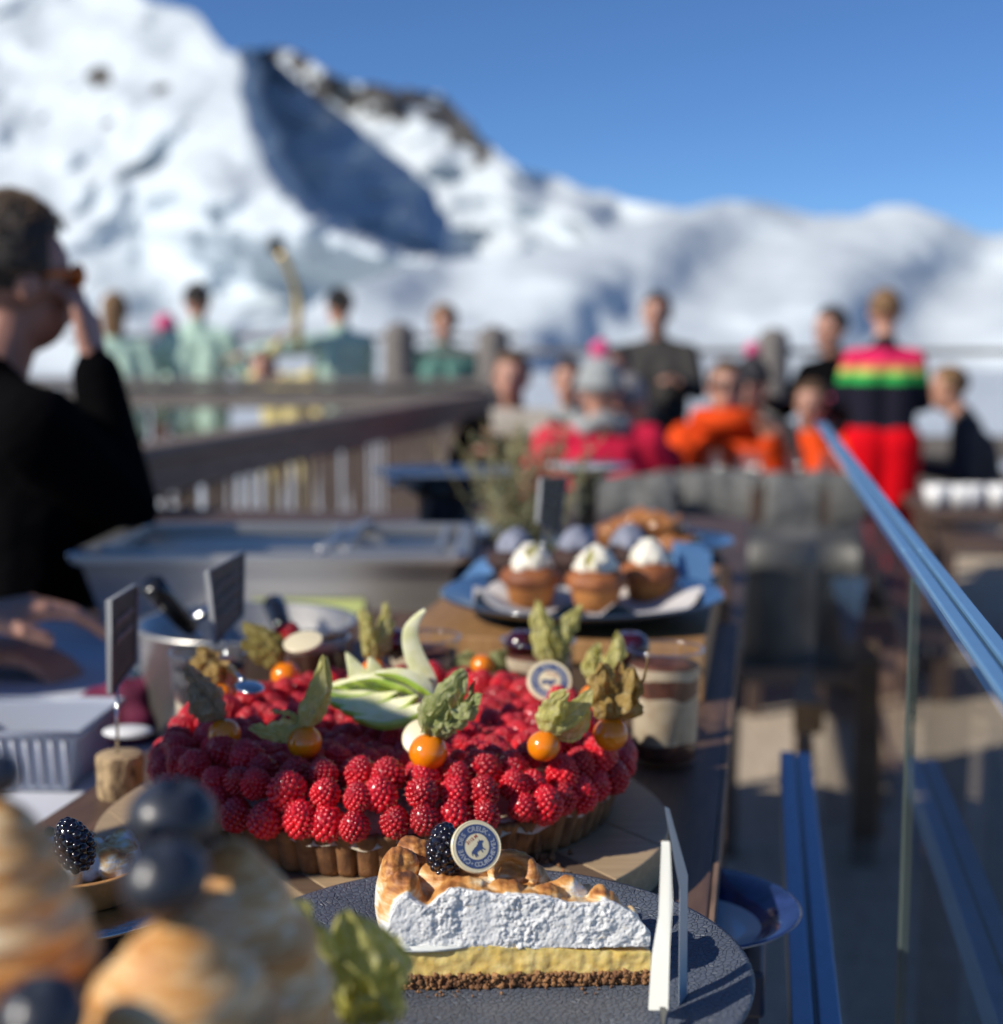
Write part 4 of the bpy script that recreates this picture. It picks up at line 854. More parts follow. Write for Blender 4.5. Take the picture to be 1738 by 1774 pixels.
# ------------------------------------------------------------------ apple fan
FLESH = mat('apple_flesh', (0.84, 0.82, 0.56), .4, col2=(0.70, 0.70, 0.36), scale=120, sss=.2, sssr=(.003, .003, .001), coat=.2, bump=.2, bscale=700, bdist=.0003)
APEEL = mat('apple_peel', (0.50, 0.64, 0.10), .25, col2=(0.36, 0.54, 0.06), scale=90, coat=.3)
def wedge_leaf(pts, widths, dep, thick, k, seed=0, sk=1):
    """thin curved apple slice: centre line in photo points, skin on one long edge"""
    n = 30; P = []; W = []
    m = len(pts) - 1
    for i in range(n + 1):
        f = i / n * m; a = int(min(f, m - 1)); t = f - a
        p0 = pts[max(a - 1, 0)]; p1 = pts[a]; p2 = pts[a + 1]; p3 = pts[min(a + 2, m)]
        def cr(j): return .5 * ((2 * p1[j]) + (-p0[j] + p2[j]) * t + (2 * p0[j] - 5 * p1[j] + 4 * p2[j] - p3[j]) * t * t + (-p0[j] + 3 * p1[j] - 3 * p2[j] + p3[j]) * t ** 3)
        P.append(D(cr(0), cr(1), dep + (cr(2) if len(p1) > 2 else 0))); W.append(widths[a] + (widths[a + 1] - widths[a]) * t)
    vs = []; 
    for i in range(n + 1):
        tg_ = (P[min(i + 1, n)] - P[max(i - 1, 0)]).normalized(); to = (CAM - P[i]).normalized(); to = (to - tg_ * to.dot(tg_)).normalized(); x = tg_.cross(to); w_ = W[i] / F * dep / 2
        for a, b in ((-1, 0), (-.55, .35), (.55, .35), (1, 0), (.9, -1.3), (-.9, -1.3)): vs.append(P[i] + x * (a * w_) + to * (b * thick))
    fs = []; ms = []
    for i in range(n):
        for j in range(6): fs.append((i * 6 + j, i * 6 + (j + 1) % 6, (i + 1) * 6 + (j + 1) % 6, (i + 1) * 6 + j)); ms.append({1: 0, 0: 0, 2: 0, 3: 1 if sk > 0 else 0, 4: 0, 5: 1 if sk < 0 else 0}[j])
    k.add(vs, fs, ms)
e = empty('apple_fan', (0, 0, 0), 0, 'fan of green apple slices with one tall slice on the middle of the raspberry tart', 'apple garnish')
# nested wedges: each slice shows a strip of flesh with the green skin along its lower edge
def ribbon(pts, widths, dep, gf, k, thick=.0026):
    n = 26; P = []; W = []; m = len(pts) - 1
    for i in range(n + 1):
        f = i / n * m; a = int(min(f, m - 1)); t = f - a; p0 = pts[max(a - 1, 0)]; p1 = pts[a]; p2 = pts[a + 1]; p3 = pts[min(a + 2, m)]
        cr = [.5 * ((2 * p1[j]) + (-p0[j] + p2[j]) * t + (2 * p0[j] - 5 * p1[j] + 4 * p2[j] - p3[j]) * t * t + (-p0[j] + 3 * p1[j] - 3 * p2[j] + p3[j]) * t ** 3) for j in (0, 1)]
        P.append(D(cr[0], cr[1], dep + .004 * (f / m) ** 2)); W.append(widths[a] + (widths[a + 1] - widths[a]) * t)
    vs = []
    for i in range(n + 1):
        tg_ = (P[min(i + 1, n)] - P[max(i - 1, 0)]).normalized(); to = (CAM - P[i]).normalized(); to = (to + Vector((0, 0, .5))).normalized(); to = (to - tg_ * to.dot(tg_)).normalized(); x = tg_.cross(to)
        if x.z > 0: x = -x
        w_ = W[i] / F * dep / 2; g = 1 - 2 * gf
        for a, b in ((-1, .1), (g, .9), ((g + 1) / 2 + .05, .55), (1, -.5), (.8, -1.6), (-.9, -1.6)): vs.append(P[i] + x * (a * w_) + to * (b * thick * min(1, W[i] / 14)))
    fs = []; ms = []
    for i in range(n):
        for j in range(6): fs.append((i * 6 + j, (i + 1) * 6 + j, (i + 1) * 6 + (j + 1) % 6, i * 6 + (j + 1) % 6)); ms.append((0, 1, 1, 1, 1, 0)[j])
    k.add(vs, fs, ms)
for i, (lo_, up_, wl, wu, g) in enumerate((
    ([(758, 1212), (716, 1237), (664, 1249), (612, 1244)], [(758, 1212), (730, 1186), (694, 1168), (650, 1166)], [3, 34, 32, 6], [3, 26, 24, 6], .38),
    ([(724, 1205), (688, 1226), (640, 1236), (590, 1228)], [(724, 1205), (696, 1186), (658, 1174), (618, 1178)], [3, 36, 34, 6], [3, 26, 24, 6], .34),
    ([(690, 1199), (655, 1215), (610, 1222), (566, 1212)], [(690, 1199), (660, 1184), (622, 1178), (590, 1186)], [3, 34, 32, 6], [3, 26, 22, 6], .36),
    ([(652, 1200), (622, 1208), (592, 1208), (562, 1196)], [(652, 1200), (620, 1190), (592, 1186), (566, 1192)], [3, 30, 28, 6], [3, 24, 20, 6], .6))):
    dp = .950 + .009 * i; k = MB(); ribbon(lo_, wl, dp, g, k); ribbon(up_, wu, dp + .006, .30, k); o = k.build('apple_slice', [FLESH, APEEL], e, auto=35)
k = MB(); k.sphere(D(668, 1212, .985), (.028, .010, .010), 20, 12); k.build('apple_base', FLESH, e)
for spec in (([(748, 1218), (738, 1180), (716, 1130), (712, 1090), (737, 1056)], [26, 38, 34, 26, 6], .985, .0022, 1), ([(626, 1190), (618, 1165), (600, 1130)], [40, 32, 3], .995, .0018, 1), ([(640, 1192), (648, 1165), (640, 1138)], [44, 34, 3], .992, .0018, 1), ([(690, 1166), (722, 1172), (748, 1196)], [10, 26, 10], .975, .002, 1)):
    k = MB(); wedge_leaf(*spec[:4], k, sk=spec[4]); k.build('apple_slice', [FLESH, APEEL], e, auto=35)

# ------------------------------------------------------------------ plate with the slice
def platemat():
    m = mat('slate_blue_stoneware', (0.115, 0.135, 0.175), .5, col2=(0.085, 0.10, 0.13), scale=20, bump=1.0, bscale=340, voro=True, bdist=.0009, coat=.15); return m
PLM = platemat()
pc = Z(830, 1670, 1.057); PR = .130
o = empty('stoneware_plate', (pc.x, pc.y, 1.045), 0, 'grey blue hammered plate at the front carrying the meringue slice', 'plate')
MB().lathe([(0.001, .0045), (.05, .0045), (.095, .0050), (.116, .0085), (.1275, .0122), (.130, .0118), (.1295, .0095), (.112, .003), (.090, -.0005), (.06, -.001), (0.001, -.001)][::-1], n=160, caps=False).build('dish', PLM, o)
k = MB(); k.lathe([(.045, TZ - 1.045), (.045, -.0012), (.040, -.0012), (.040, TZ - 1.045)], n=48, caps=False); k.build('foot', PLM, o)
PZ = 1.045 + .0047
# slice
A_ = Z(1131, 1706, PZ); B_ = Z(664, 1716, PZ); u_ = (A_ - B_); SL = u_.length; u_.normalize(); bk = Vector((-u_.y, u_.x, 0))
e = empty('meringue_slice', B_, math.atan2(u_.y, u_.x), 'wedge of lemon meringue tart with browned peaks on the grey blue plate', 'cake slice')
DP = .068        # depth of the wide end, local +y away from the camera; local x runs from rim to tip
def depth_at(x): return .012 + (DP - .012) * min(1, max(0, 1 - x / SL)) ** .9
CRUMB = mat('crumbly_base', (0.42, 0.215, 0.09), .85, col2=(0.17, 0.075, 0.035), scale=160, detail=9, bump=1.0, bscale=700, bdist=.0012)
def lemonmat():
    m = mat('lemon_curd', (0.90, 0.69, 0.27), .22, col2=(0.80, 0.55, 0.15), scale=120, sss=.35, sssr=(.006, .004, .001), coat=.5, bump=.5, bscale=280, bdist=.0012); return m
LEMON = lemonmat()
def slab(k, z0, z1, x0, x1, rough_, seed, inset=0, fq=300, zf=None):
    """front face, top, ends and back as one displaced box following the wedge's plan"""
    def pt(u, v):   # u around front->tip, v up
        return None
    NU, NVv = 150, 14
    def fr(u, v):
        x = x0 + (x1 - x0) * u; z = z0 + (z1 - z0) * v; q = Vector((x * fq, seed, z * fq)); d = rough_ * (noise.noise(q) + .6 * noise.noise(q * 2.3))
        zz = z + (zf(x, v) if zf else 0); return Vector((x, inset + d, zz))
    k.grid(fr, NU, NVv)
    k.grid(lambda u, v: (lambda p: Vector((p.x, p.y + (depth_at(p.x) - p.y) * v, p.z)))(fr(u, 1.0)), NU, 6)
    k.grid(lambda u, v: (lambda p: Vector((p.x, depth_at(p.x), z0 + (p.z - z0) * v)))(fr(u, 1.0)), NU, 3, flip=True)
    for U in (0, 1): k.grid(lambda u, v: (lambda p: Vector((p.x + rough_ * .8 * noise.noise(Vector((u * 20, p.z * fq, seed + U))) , p.y + (depth_at(p.x) - p.y) * u, p.z)))(fr(U, v)), 12, NVv, flip=(U == 0))
k = MB(); slab(k, .0002, .0064, .0, SL, .0010, 3.3, 0, 420, lambda x, v: v * .0012 * noise.noise(Vector((x * 180, 4, 0))) + (.0035 * v * ss(.012, 0, x)))
rr = random.Random(4)
for i in range(330): x = rr.uniform(.0, SL); r = rr.uniform(.0006, .0016); k.sphere((x, -.0004 + rr.uniform(-.0006, .0008), rr.uniform(.0008, .0068)), (r, r * .8, r), 6, 5, wob=1.0, seed=i)
for i in range(26): r = rr.uniform(.0003, .0008); k.sphere((rr.uniform(.0, SL), rr.uniform(-.010, -.002), r), (r, r, r), 6, 4, wob=.8, seed=i)
k.build('base', CRUMB, e)
k = MB(); slab(k, .0058, .0185, .004, SL - .001, .0009, 9.1, .0004, 130, lambda x, v: v * (.0018 * sin(x * 40) + .0011 * noise.noise(Vector((x * 90, 2, 0))) - .001 * ss(.10, .12, x)))
k.build('lemon_filling', LEMON, e)
# meringue: union of a wedge core and piped blobs, then a torn foam surface on the cut face
def mertop(x):
    return 1.07 * interp(x, [(0, .024), (.004, .038), (.010, .047), (.016, .043), (.021, .0405), (.026, .045), (.032, .049), (.042, .0475), (.050, .0465), (.058, .0445), (.068, .0455), (.078, .0440), (.088, .0410), (.098, .0405), (.106, .042), (.112, .0395), (.118, .036), (.122, .0315), (.126, .027)])
k = MB(); NX = 100
def top(x, y): return mertop(x) * 1.0
gx = [0.001 + (SL - .002) * i / NX for i in range(NX + 1)]; vs = []
rows = 8
for x in gx:
    for j in range(rows + 1):
        y = depth_at(x) * j / rows * .98; vs.append(Vector((x, y, .0185)))
    for j in range(rows + 1):
        y = depth_at(x) * j / rows * .98; vs.append(Vector((x, y, (mertop(x) - .0035) * (1 - .15 * (j / rows) ** 2))))
W = 2 * (rows + 1); fs = []
for i in range(NX):
    a = i * W; b = (i + 1) * W
    for j in range(rows): fs.append((a + j, a + j + 1, b + j + 1, b + j)); fs.append((a + rows + 1 + j, b + rows + 1 + j, b + rows + 2 + j, a + rows + 2 + j))
    fs.append((a, b, b + rows + 1, a + rows + 1)); fs.append((a + rows, a + 2 * rows + 1, b + 2 * rows + 1, b + rows))
for i in (0, NX):
    a = i * W
    for j in range(rows):
        f = (a + j, a + rows + 1 + j, a + rows + 2 + j, a + j + 1); fs.append(f if i == 0 else f[::-1])
k.add(vs, fs)
rr = random.Random(12)
blobs = [(.009, .016, .034, .012, .016, .017), (.006, .034, .036, .011, .016, .021), (.018, .052, .036, .015, .012, .020), (.026, .028, .040, .011, .013, .011), (.040, .012, .0395, .013, .012, .0105), (.058, .010, .0385, .012, .011, .0098), (.044, .036, .043, .011, .011, .012), (.060, .030, .043, .010, .010, .010), (.078, .012, .036, .010, .008, .011), (.088, .020, .0355, .011, .008, .0115), (.104, .010, .0345, .008, .009, .0105), (.070, .040, .036, .012, .010, .012), (.098, .026, .031, .009, .008, .010), (.116, .006, .028, .006, .007, .008), (.034, .052, .036, .012, .010, .014), (.052, .050, .034, .012, .010, .014)]
for (x, y, z, rx, ry, rz) in blobs:
    if y + ry > depth_at(min(x, SL)) + .004: y = max(.006, depth_at(min(x, SL)) + .004 - ry)
    k.sphere((x, y, z), (rx, ry, rz), 20, 14, R=Matrix.Rotation(rr.uniform(-.4, .4), 3, 'Y') @ Matrix.Rotation(rr.uniform(-.5, .5), 3, 'X'), wob=.18, seed=x * 999)
# curl of meringue in the middle, piped rope
sp_ = [Vector((.060 + .012 * cos(a) * (1 - i / 60), .024 + .004 * sin(a), .048 + .0075 * sin(a) * (1 - i / 80))) for i, a in enumerate([-.6 + 5.6 * i / 30 for i in range(31)])]
k.tube(sp_, [.0038 - .0022 * i / 30 for i in range(31)], 10)
me = remesh(k, .00062, 2)
co = np.empty(len(me.vertices) * 3); me.vertices.foreach_get('co', co); co = co.reshape(-1, 3)
ncut = .0012
for i in range(len(co)):
    x, y, z = co[i]
    c = Vector((x, y, z))
    # ridges left by the piping nozzle on the outer skin
    if y > ncut: co[i][2] += .0007 * noise.noise(Vector((x * 380, y * 60, z * 120))) ; continue
    # cut face: clip the blobs at the knife plane and tear the foam
    q = c * 150; f = .8 * noise.noise(q) + .6 * noise.noise(q * 2.3) + .65 * noise.noise(q * 5.1) + .5 * noise.noise(q * 10); am = .5 + .95 * ss(-.35, .45, noise.noise(c * 55 + Vector((2, 8, 1)))); f *= am; rg = am * (1 - abs(noise.noise(c * 90 + Vector((5, 5, 5)))) * 2) * .8 * max(0, .4 + noise.noise(c * 40))
    co[i][1] = max(y, -.0004) - .0012 * f - .0012 * rg + .0009; co[i][2] += .0005 * noise.noise(q + Vector((40, 0, 0))) * (1 if z > .021 else .3)
me.vertices.foreach_set('co', co.ravel()); me.update()
def mermat():
    m = bpy.data.materials.new('toasted_meringue'); m.use_nodes = True; nt = m.node_tree; b = nt.nodes['Principled BSDF']; b.inputs['Roughness'].default_value = .5
    b.inputs['Subsurface Weight'].default_value = .25; b.inputs['Subsurface Radius'].default_value = (.004, .0035, .003); b.inputs['Subsurface Scale'].default_value = 1
    at = nd(nt, 'ShaderNodeAttribute'); at.attribute_name = 'toast'; tc = nd(nt, 'ShaderNodeTexCoord')
    mp = nd(nt, 'ShaderNodeMapping'); mp.inputs['Scale'].default_value = (1, 1, 5); mp.inputs['Rotation'].default_value = (.3, .5, .2); nt.links.new(tc.outputs['Object'], mp.inputs[0])
    nz = nd(nt, 'ShaderNodeTexNoise'); nz.inputs['Scale'].default_value = 110; nz.inputs['Detail'].default_value = 5; nt.links.new(mp.outputs[0], nz.inputs['Vector'])
    ma = nd(nt, 'ShaderNodeMath', operation='MULTIPLY_ADD'); nt.links.new(nz.outputs[0], ma.inputs[0]); ma.inputs[1].default_value = .9; nt.links.new(at.outputs['Fac'], ma.inputs[2])
    sb = nd(nt, 'ShaderNodeMath', operation='SUBTRACT'); nt.links.new(ma.outputs[0], sb.inputs[0]); sb.inputs[1].default_value = .45
    rp = nd(nt, 'ShaderNodeValToRGB'); els = rp.color_ramp.elements; els[0].position = .12; els[0].color = (.80, .80, .79, 1); els[1].position = 1.0; els[1].color = (.10, .035, .012, 1)
    for p, c in ((.28, (.80, .62, .36)), (.48, (.66, .32, .09)), (.72, (.38, .14, .035))): q = els.new(p); q.color = (*c, 1)
    nt.links.new(sb.outputs[0], rp.inputs[0]); nt.links.new(rp.outputs[0], b.inputs['Base Color'])
    n2 = nd(nt, 'ShaderNodeTexNoise'); n2.inputs['Scale'].default_value = 800; n2.inputs['Detail'].default_value = 6; nt.links.new(tc.outputs['Object'], n2.inputs['Vector'])
    bp = nd(nt, 'ShaderNodeBump'); bp.inputs['Strength'].default_value = .6; bp.inputs['Distance'].default_value = .0007; nt.links.new(n2.outputs[0], bp.inputs['Height']); nt.links.new(bp.outputs[0], b.inputs['Normal'])
    return m
MER = mermat()
def toast(o, fn):
    me = o.data; a = me.attributes.new('toast', 'FLOAT', 'POINT'); a.data.foreach_set('value', [fn(v.co, v.normal) for v in me.vertices])
o = mobj('meringue', me, [MER], e)
toast(o, lambda c, n: 0.0 if c.y < .0022 else min(1.0, ss(.0022, .0040, c.y) * (.26 + .22 * max(0, n.z) + .34 * noise.noise(c * 70) + .22 * ss(.042, .050, c.z) + .14 * noise.noise(Vector((c.x * 60, c.y * 60, c.z * 500))) - .55 * ss(.040, .030, c.z) * (0 if c.x < .012 else 1))))
k = MB(); k.sphere((.006, .002, .0205), (.012, .004, .0018), 18, 8, wob=.5); k.sphere((.020, .0, .0200), (.016, .0022, .0014), 18, 8, wob=.5, seed=4); k.build('cream_smear', mat('soft_white', (.78, .80, .76), .4, var=.04), e)

# blackberries
BBM = mat('blackberry_black', (0.012, 0.009, 0.016), .16, col2=(0.006, 0.004, 0.008), scale=60, coat=.6)
bbm = raspmesh('blackberry', 31, .0300, .0108, 74, .00255, [BBM, RHAIR], .98, False)
def blackb(p, axis, s, lab):
    o = bpy.data.objects.new('blackberry', bbm); COL.objects.link(o); o.rotation_mode = 'QUATERNION'; o.location = p; o.rotation_quaternion = Vector(axis).to_track_quat('Z', 'Y'); o.scale = (s,) * 3; tag(o, lab, 'blackberry')
sd = (B_ - CAM).dot(FV)
blackb(D(771, 1473, sd + .022), (-.02, .25, 1), .92, 'blackberry on top of the meringue slice beside the printed disc')
disc(D(825, 1467, sd + .010), .0124, Vector((.30, -.86, .42)), radians(30), 'round ivory disc with blue ring, cow and lettering on the meringue slice')

# ------------------------------------------------------------------ white price sign seen from its edge
WHP = mat('white_plastic', (0.72, 0.74, 0.70), .35, var=.04)
e = empty('price_sign', (0, 0, 0), 0, 'white price sign seen almost edge on in front of the slice', 'sign')
ds = .632
def quadplate(k, pts, d0, th):
    vs = [D(x, y, d0 + dz) for x, y, dz in pts] + [D(x, y, d0 + dz) + Vector((.0, th, 0)) for x, y, dz in pts]; n = len(pts)
    k.add(vs, [tuple(range(n))[::-1], tuple(range(n, 2 * n))] + [(i, (i + 1) % n, n + (i + 1) % n, n + i) for i in range(n)])
k = MB(); quadplate(k, [(1147, 1460, .010), (1161, 1460, 0), (1166, 1560, 0), (1161, 1640, 0), (1158, 1752, 0), (1124, 1752, .014), (1130, 1660, .014), (1142, 1590, .012)], ds, .003); k.build('stand', WHP, e, bevel=.0008)
k = MB(); quadplate(k, [(1152, 1398, 0), (1160, 1402, .004), (1192, 1516, .03), (1190, 1760, .03), (1176, 1760, .02), (1178, 1540, .02)], ds + .008, .0012); k.build('card', mat('shade_tinted_card', (0.50, 0.58, 0.64), .4, var=.05), e, False)  # card's bluish tone is shade put into the colour
k = MB(); k.bar(D(1150, 1750, ds + .003), Z(1150, 1850, 1.05) , .0035, .0035); k.build('stem', mat('steel_rod', (.4, .4, .4), .3, 1.0), e)

# ------------------------------------------------------------------ small meringue tart with blackberry at the left, and foreground tartlets
GOLDM = None
def cone(c, R, H, lab, seed, base=True):
    e = empty('meringue_tartlet', c, 0, lab, 'tartlet'); k = MB(); N = 46
    rs = random.Random(seed); prof = []
    for i in range(N + 1):
        v = i / N; r = R * (cos(v * pi / 2) ** .62) * (.97 + .035 * sin(v * 34 + seed)); prof.append((max(r, .0003), H * (v ** 1.0)))
    k.lathe(prof, n=56, rf=lambda a, j, z: 1 + .04 * noise.noise(Vector((cos(a) * 1.5, sin(a) * 1.5, z * 30 + seed))) + .02 * sin(a * 2 + z * 160), caps=False)
    o = k.build('meringue', MER, e); toast(o, lambda p, n: .44 + .14 * noise.noise(Vector((p.x * 20, p.y * 20, p.z * 90 + seed))) + .06 * sin(p.z * 260 + p.x * 30))
    k = MB(); k.lathe([(R * .92, -.022), (R * 1.12, -.004), (R * 1.14, 0), (R * 1.06, .002), (.001, .001)], n=48, rf=lambda a, j, z: 1 + .025 * sin(a * 22) * (1 if j < 3 else 0)); k.build('pastry_shell', mat('chocolate_pastry', (0.07, 0.032, 0.02), .7, var=.4, scale=60), e)
    return e
BLUEB = mat('blueberry_skin', (0.010, 0.012, 0.018), .38, col2=(0.028, 0.034, 0.05), scale=55, lo=.4, hi=.75, coat=.1)
def blueb(c, R, lab, tilt=(0.1, -.2, 1)):
    k = MB(); prof = []
    for j in range(25):
        th = pi * j / 24; r = R * sin(th); z = -R * cos(th) * .86; 
        if th > 2.6: z -= R * .22 * ss(2.75, 3.1, th); 
        prof.append((max(r, .0002), z))
    k.lathe(prof, n=40, rf=lambda a, j, z: 1 + (.16 * sin(a * 5) if 20 <= j <= 21 else 0), caps=False); o = k.build('blueberry', BLUEB); o.location = c; o.rotation_mode = 'QUATERNION'; o.rotation_quaternion = Vector(tilt).to_track_quat('Z', 'Y'); tag(o, lab, 'blueberry')
SZ = 1.085
def place(px, py, d, R, H, lab, seed, base=True):
    """px, py = top of the dome in the photograph"""
    p = D(px, py, d); return cone(Vector((p.x, p.y, p.z - H)), R, H, lab, seed)
place(305, 1592, .355, .0345, .055, 'golden meringue tartlet at the bottom left, the nearest one, with one blueberry', 2)
blueb(D(286, 1525, .355), .0110, 'blueberry on top of the nearest golden meringue tartlet', (-.2, -.2, 1))
place(400, 1452, .43, .0360, .085, 'shaded meringue tartlet behind the nearest one, towards the physalis husk', 5)
blueb(D(300, 1418, .42), .0132, 'large dark blueberry overlapping the left edge of the raspberry tart', (.2, -.1, 1))
place(-8, 1378, .38, .0250, .050, 'swirled meringue tartlet cut by the left edge of the picture', 9)
blueb(D(-8, 1342, .38), .0068, 'blueberry on the tartlet at the left edge of the picture', (-.2, 0, 1))
place(80, 1800, .33, .026, .045, 'meringue tartlet below the bottom left corner', 14)
blueb(D(72, 1762, .325), .0105, 'blueberry in the bottom left corner', (-.2, -.2, 1))
# stand under the foreground tartlets
k = MB(); k.lathe([(.001, .0), (.14, .0), (.145, .004), (.14, .006), (.001, .006)], n=64, caps=False); o = empty('cake_stand', (-.125, .37, 1.085), 0, 'dark cake stand under the foreground meringue tartlets', 'cake stand')
DARKW = mat('dark_slate', (.035, .03, .035), .5); k.build('plate', DARKW, o)
k = MB(); k.lathe([(.06, TZ - 1.085), (.03, -.05), (.02, -.03), (.04, .0)], n=32); k.build('foot', DARKW, o)
# foreground husk
HF = huskmat('husk_lime', (0.80, 0.76, 0.24), (0.58, 0.56, 0.12), (0.90, 0.86, 0.50))
physalis(625, 1800, 30, [(-30, -190, 150, .0, .3, .0034, -5, 0), (-120, -215, 90, -.01, -.2, .003, -20, -30), (35, -120, 110, .0, .4, .003, 10, 0), (-70, -130, 130, -.012, .1, .003), (-10, -60, 120, -.016, .1, .003)], HF, 'pale green physalis husk at the bottom left in front of the plate', d=.50, fruit=False)
# left small tart: crust rim, meringue, blackberry
lp = Z(175, 1545, 1.040)
e = empty('small_meringue_tart', (lp.x - .012, lp.y, 1.040), 0, 'meringue tart with charred ridges mostly hidden behind the foreground tartlets', 'tart')
k = MB()
rr = random.Random(77)
for i in range(34):
    a = rr.uniform(0, 2 * pi); r = rr.uniform(0, .030); k.sphere((r * cos(a), r * sin(a), .016 + .006 * rr.random()), (.009, .009, .012), 14, 10, R=Matrix.Rotation(rr.uniform(-.8, .8), 3, 'X') @ Matrix.Rotation(rr.uniform(-.8, .8), 3, 'Y'), wob=.3, seed=i)
k.lathe([(.001, .002), (.034, .002), (.036, .014), (.001, .016)], n=32, caps=False)
me = remesh(k, .0012, 1); o = mobj('meringue', me, [MER], e); toast(o, lambda c, n: .20 + .5 * noise.noise(c * 110) + .3 * max(0, n.z) * (1 if c.z > .026 else 0))
k = MB(); k.lathe([(.034, 0), (.0395, .016), (.041, .018), (.037, .018), (.033, .006), (.001, .004)], n=60, rf=lambda a, j, z: 1 + .02 * sin(a * 30)); k.build('crust', mat('golden_crust', (.60, .30, .10), .6, var=.3, scale=90), e)
blackb(D(128, 1464, .735), (-.35, .1, 1), 1.0, 'blackberry standing on the small charred meringue tart at the left')
k = MB(); k.lathe([(.001, 0), (.065, 0), (.068, .003), (.065, .004), (.001, .004)], n=48, caps=False); o = k.build('silver_tray', mat('silver_foil', (.6, .62, .63), .2, 1.0, var=.1, bump=.5, bscale=120)); o.location = (lp.x - .012, lp.y, 1.0355); tag(o, 'small silver tray under the charred meringue tart at the left', 'tray')
k = MB(); k.lathe([(.04, TZ), (.04, 1.035)], n=32); o = k.build('riser', DARKW); o.location = (lp.x - .012, lp.y, 0); tag(o, 'dark riser under the silver tray at the left', 'riser')
# ------------------------------------------------------------------ verrines behind the tart
VG = glassmat('verrine_glass', (.96, .97, .97), 1.5, .015, boost=.02)
VR = glassmat('rim_highlight_glass', (.9, .92, .94), 1.5, .06, boost=.3)
CREAM2 = mat('tiramisu_cream', (0.66, 0.54, 0.40), .55, col2=(0.50, 0.38, 0.26), scale=70, sss=.1, bump=.4, bscale=200); COCOA = mat('cocoa_layer', (0.17, 0.055, 0.03), .7, col2=(0.07, 0.022, 0.015), scale=90, bump=.6, bscale=300)
CHOC = mat('chocolate_mousse', (0.085, 0.030, 0.020), .45, var=.3, scale=60, bump=.5, bscale=160)
CHERRY = mat('dark_cherry', (0.045, 0.004, 0.010), .12, coat=.8, var=.3, scale=40)
def verrine(px, pyb, lab, H=.095, R=.0305, fill='t'):
    p = Z(px, pyb, TZ); e = empty('verrine', (p.x, p.y, TZ), 0, lab, 'verrine', 'glass verrines standing behind the raspberry tart')
    k = MB(); k.lathe([(.001, .001), (R * .84, .001), (R * .86, .003), (R * .99, H - .004), (R * 1.02, H - .002), (R * 1.02, H), (R * .985, H + .0006), (R * .955, H - .002), (R * .84, .007), (.001, .006)], n=56, caps=False); k.build('glass', VG, e)
    k = MB(); k.tube([(R * 1.005 * cos(2 * pi * i / 40), R * 1.005 * sin(2 * pi * i / 40), H) for i in range(40)], .0013, 8, closed=True); k.build('rim', VR, e)  # extra reflective torus added as the highlight along the glass rim
    lay = [(.010, COCOA), (.022, COCOA), (.056, CREAM2), (.071, COCOA), (.079, CREAM2), (.085, COCOA)] if fill == 't' else [(.010, CHOC), (.084, CHOC)]
    ms = [COCOA, CREAM2, CHOC]; pr = []
    zs = [.0075, .018, .022, .054, .058, .069, .073, .079, .082] if fill == 't' else [.0075, .085]
    mi = [0, 0, 1, 1, 0, 0, 1, 1, 0] if fill == 't' else [2, 2]
    k = MB(); 
    for (za, m_) in zip(zs, mi): pr.append((R * (.80 + .12 * za / H), za, m_))
    zt = zs[-1] + .001; pr += [(R * (.80 + .12 * zt / H), zt, mi[-1]), (R * .5, zt + .002, mi[-1]), (.001, zt + .002, mi[-1])]
    pr[0] = (pr[0][0], pr[0][1], mi[0]); pr.insert(0, (.001, zs[0], mi[0]))
    k2 = MB(); k2.lathe(pr, n=56, caps=False)
    for i in range(len(k2.v)):
        x, y, z = k2.v[i]; 
        if .012 < z < .08: k2.v[i] = (x, y, z + .003 * noise.noise(Vector((x * 90, y * 90, z * 30 + px))))
    k2.build('filling', ms, e); return e, p
V = [(1150, 1324, 'tall verrine of layered cream and cocoa at the right behind the tart', 't'), (932, 1302, 'layered verrine right behind the printed disc with one large cherry', 't'), (735, 1296, 'layered verrine behind the tall apple slice', 't'), (545, 1296, 'dark chocolate verrine at the back left behind the olive husk', 'c'), (366, 1330, 'verrine at the far left behind the yellow husk', 't')]
ch = [(1092, 1122, 34), (905, 1116, 30), (678, 1112, 28)]
for px, pb, lab, f_ in V: verrine(px, pb, lab, fill=f_)
for (px, py, r), lab in zip(ch, ('dark cherry mostly hidden behind the green husk at the right', 'large dark glossy cherry on the middle verrine', 'dark cherry on the verrine left of the tall apple slice')):
    dep = 1.19; R_ = r / F * dep; k = MB(); k.lathe([(max(.0001, R_ * sin(pi * j / 18)), -R_ * .92 * cos(pi * j / 18) - R_ * .22 * exp(-((18 - j) / 2) ** 2)) for j in range(19)], n=32, caps=False); o = k.build('cherry', CHERRY); o.location = D(px, py, dep); tag(o, lab, 'cherry')
rasp(D(498, 1100, 1.20), Vector((.6, .1, 1)).to_track_quat('Z', 'Y'), 'dark raspberry lying on the chocolate verrine at the back left', 1.2)
# spoons
SILV = mat('polished_steel', (.62, .62, .63), .14, 1.0, var=.1)
def spoon(a, b, lab, w_=.011):
    a = Vector(a); b = Vector(b); t = (b - a).normalized(); q = t.to_track_quat('X', 'Z').to_matrix(); k = MB()
    k.sphere(b, (w_ * 1.5, w_, w_ * .28), 20, 12, R=q); k.tube([a, a.lerp(b, .5), b - t * w_ * 1.2], [.0032, .002, .0018], 8); o = k.build('spoon', SILV); tag(o, lab, 'spoon')
spoon(D(399, 1158, 1.04), D(432, 1190, 1.0), 'silver spoon stuck in the berries beside the yellow husk', .010)
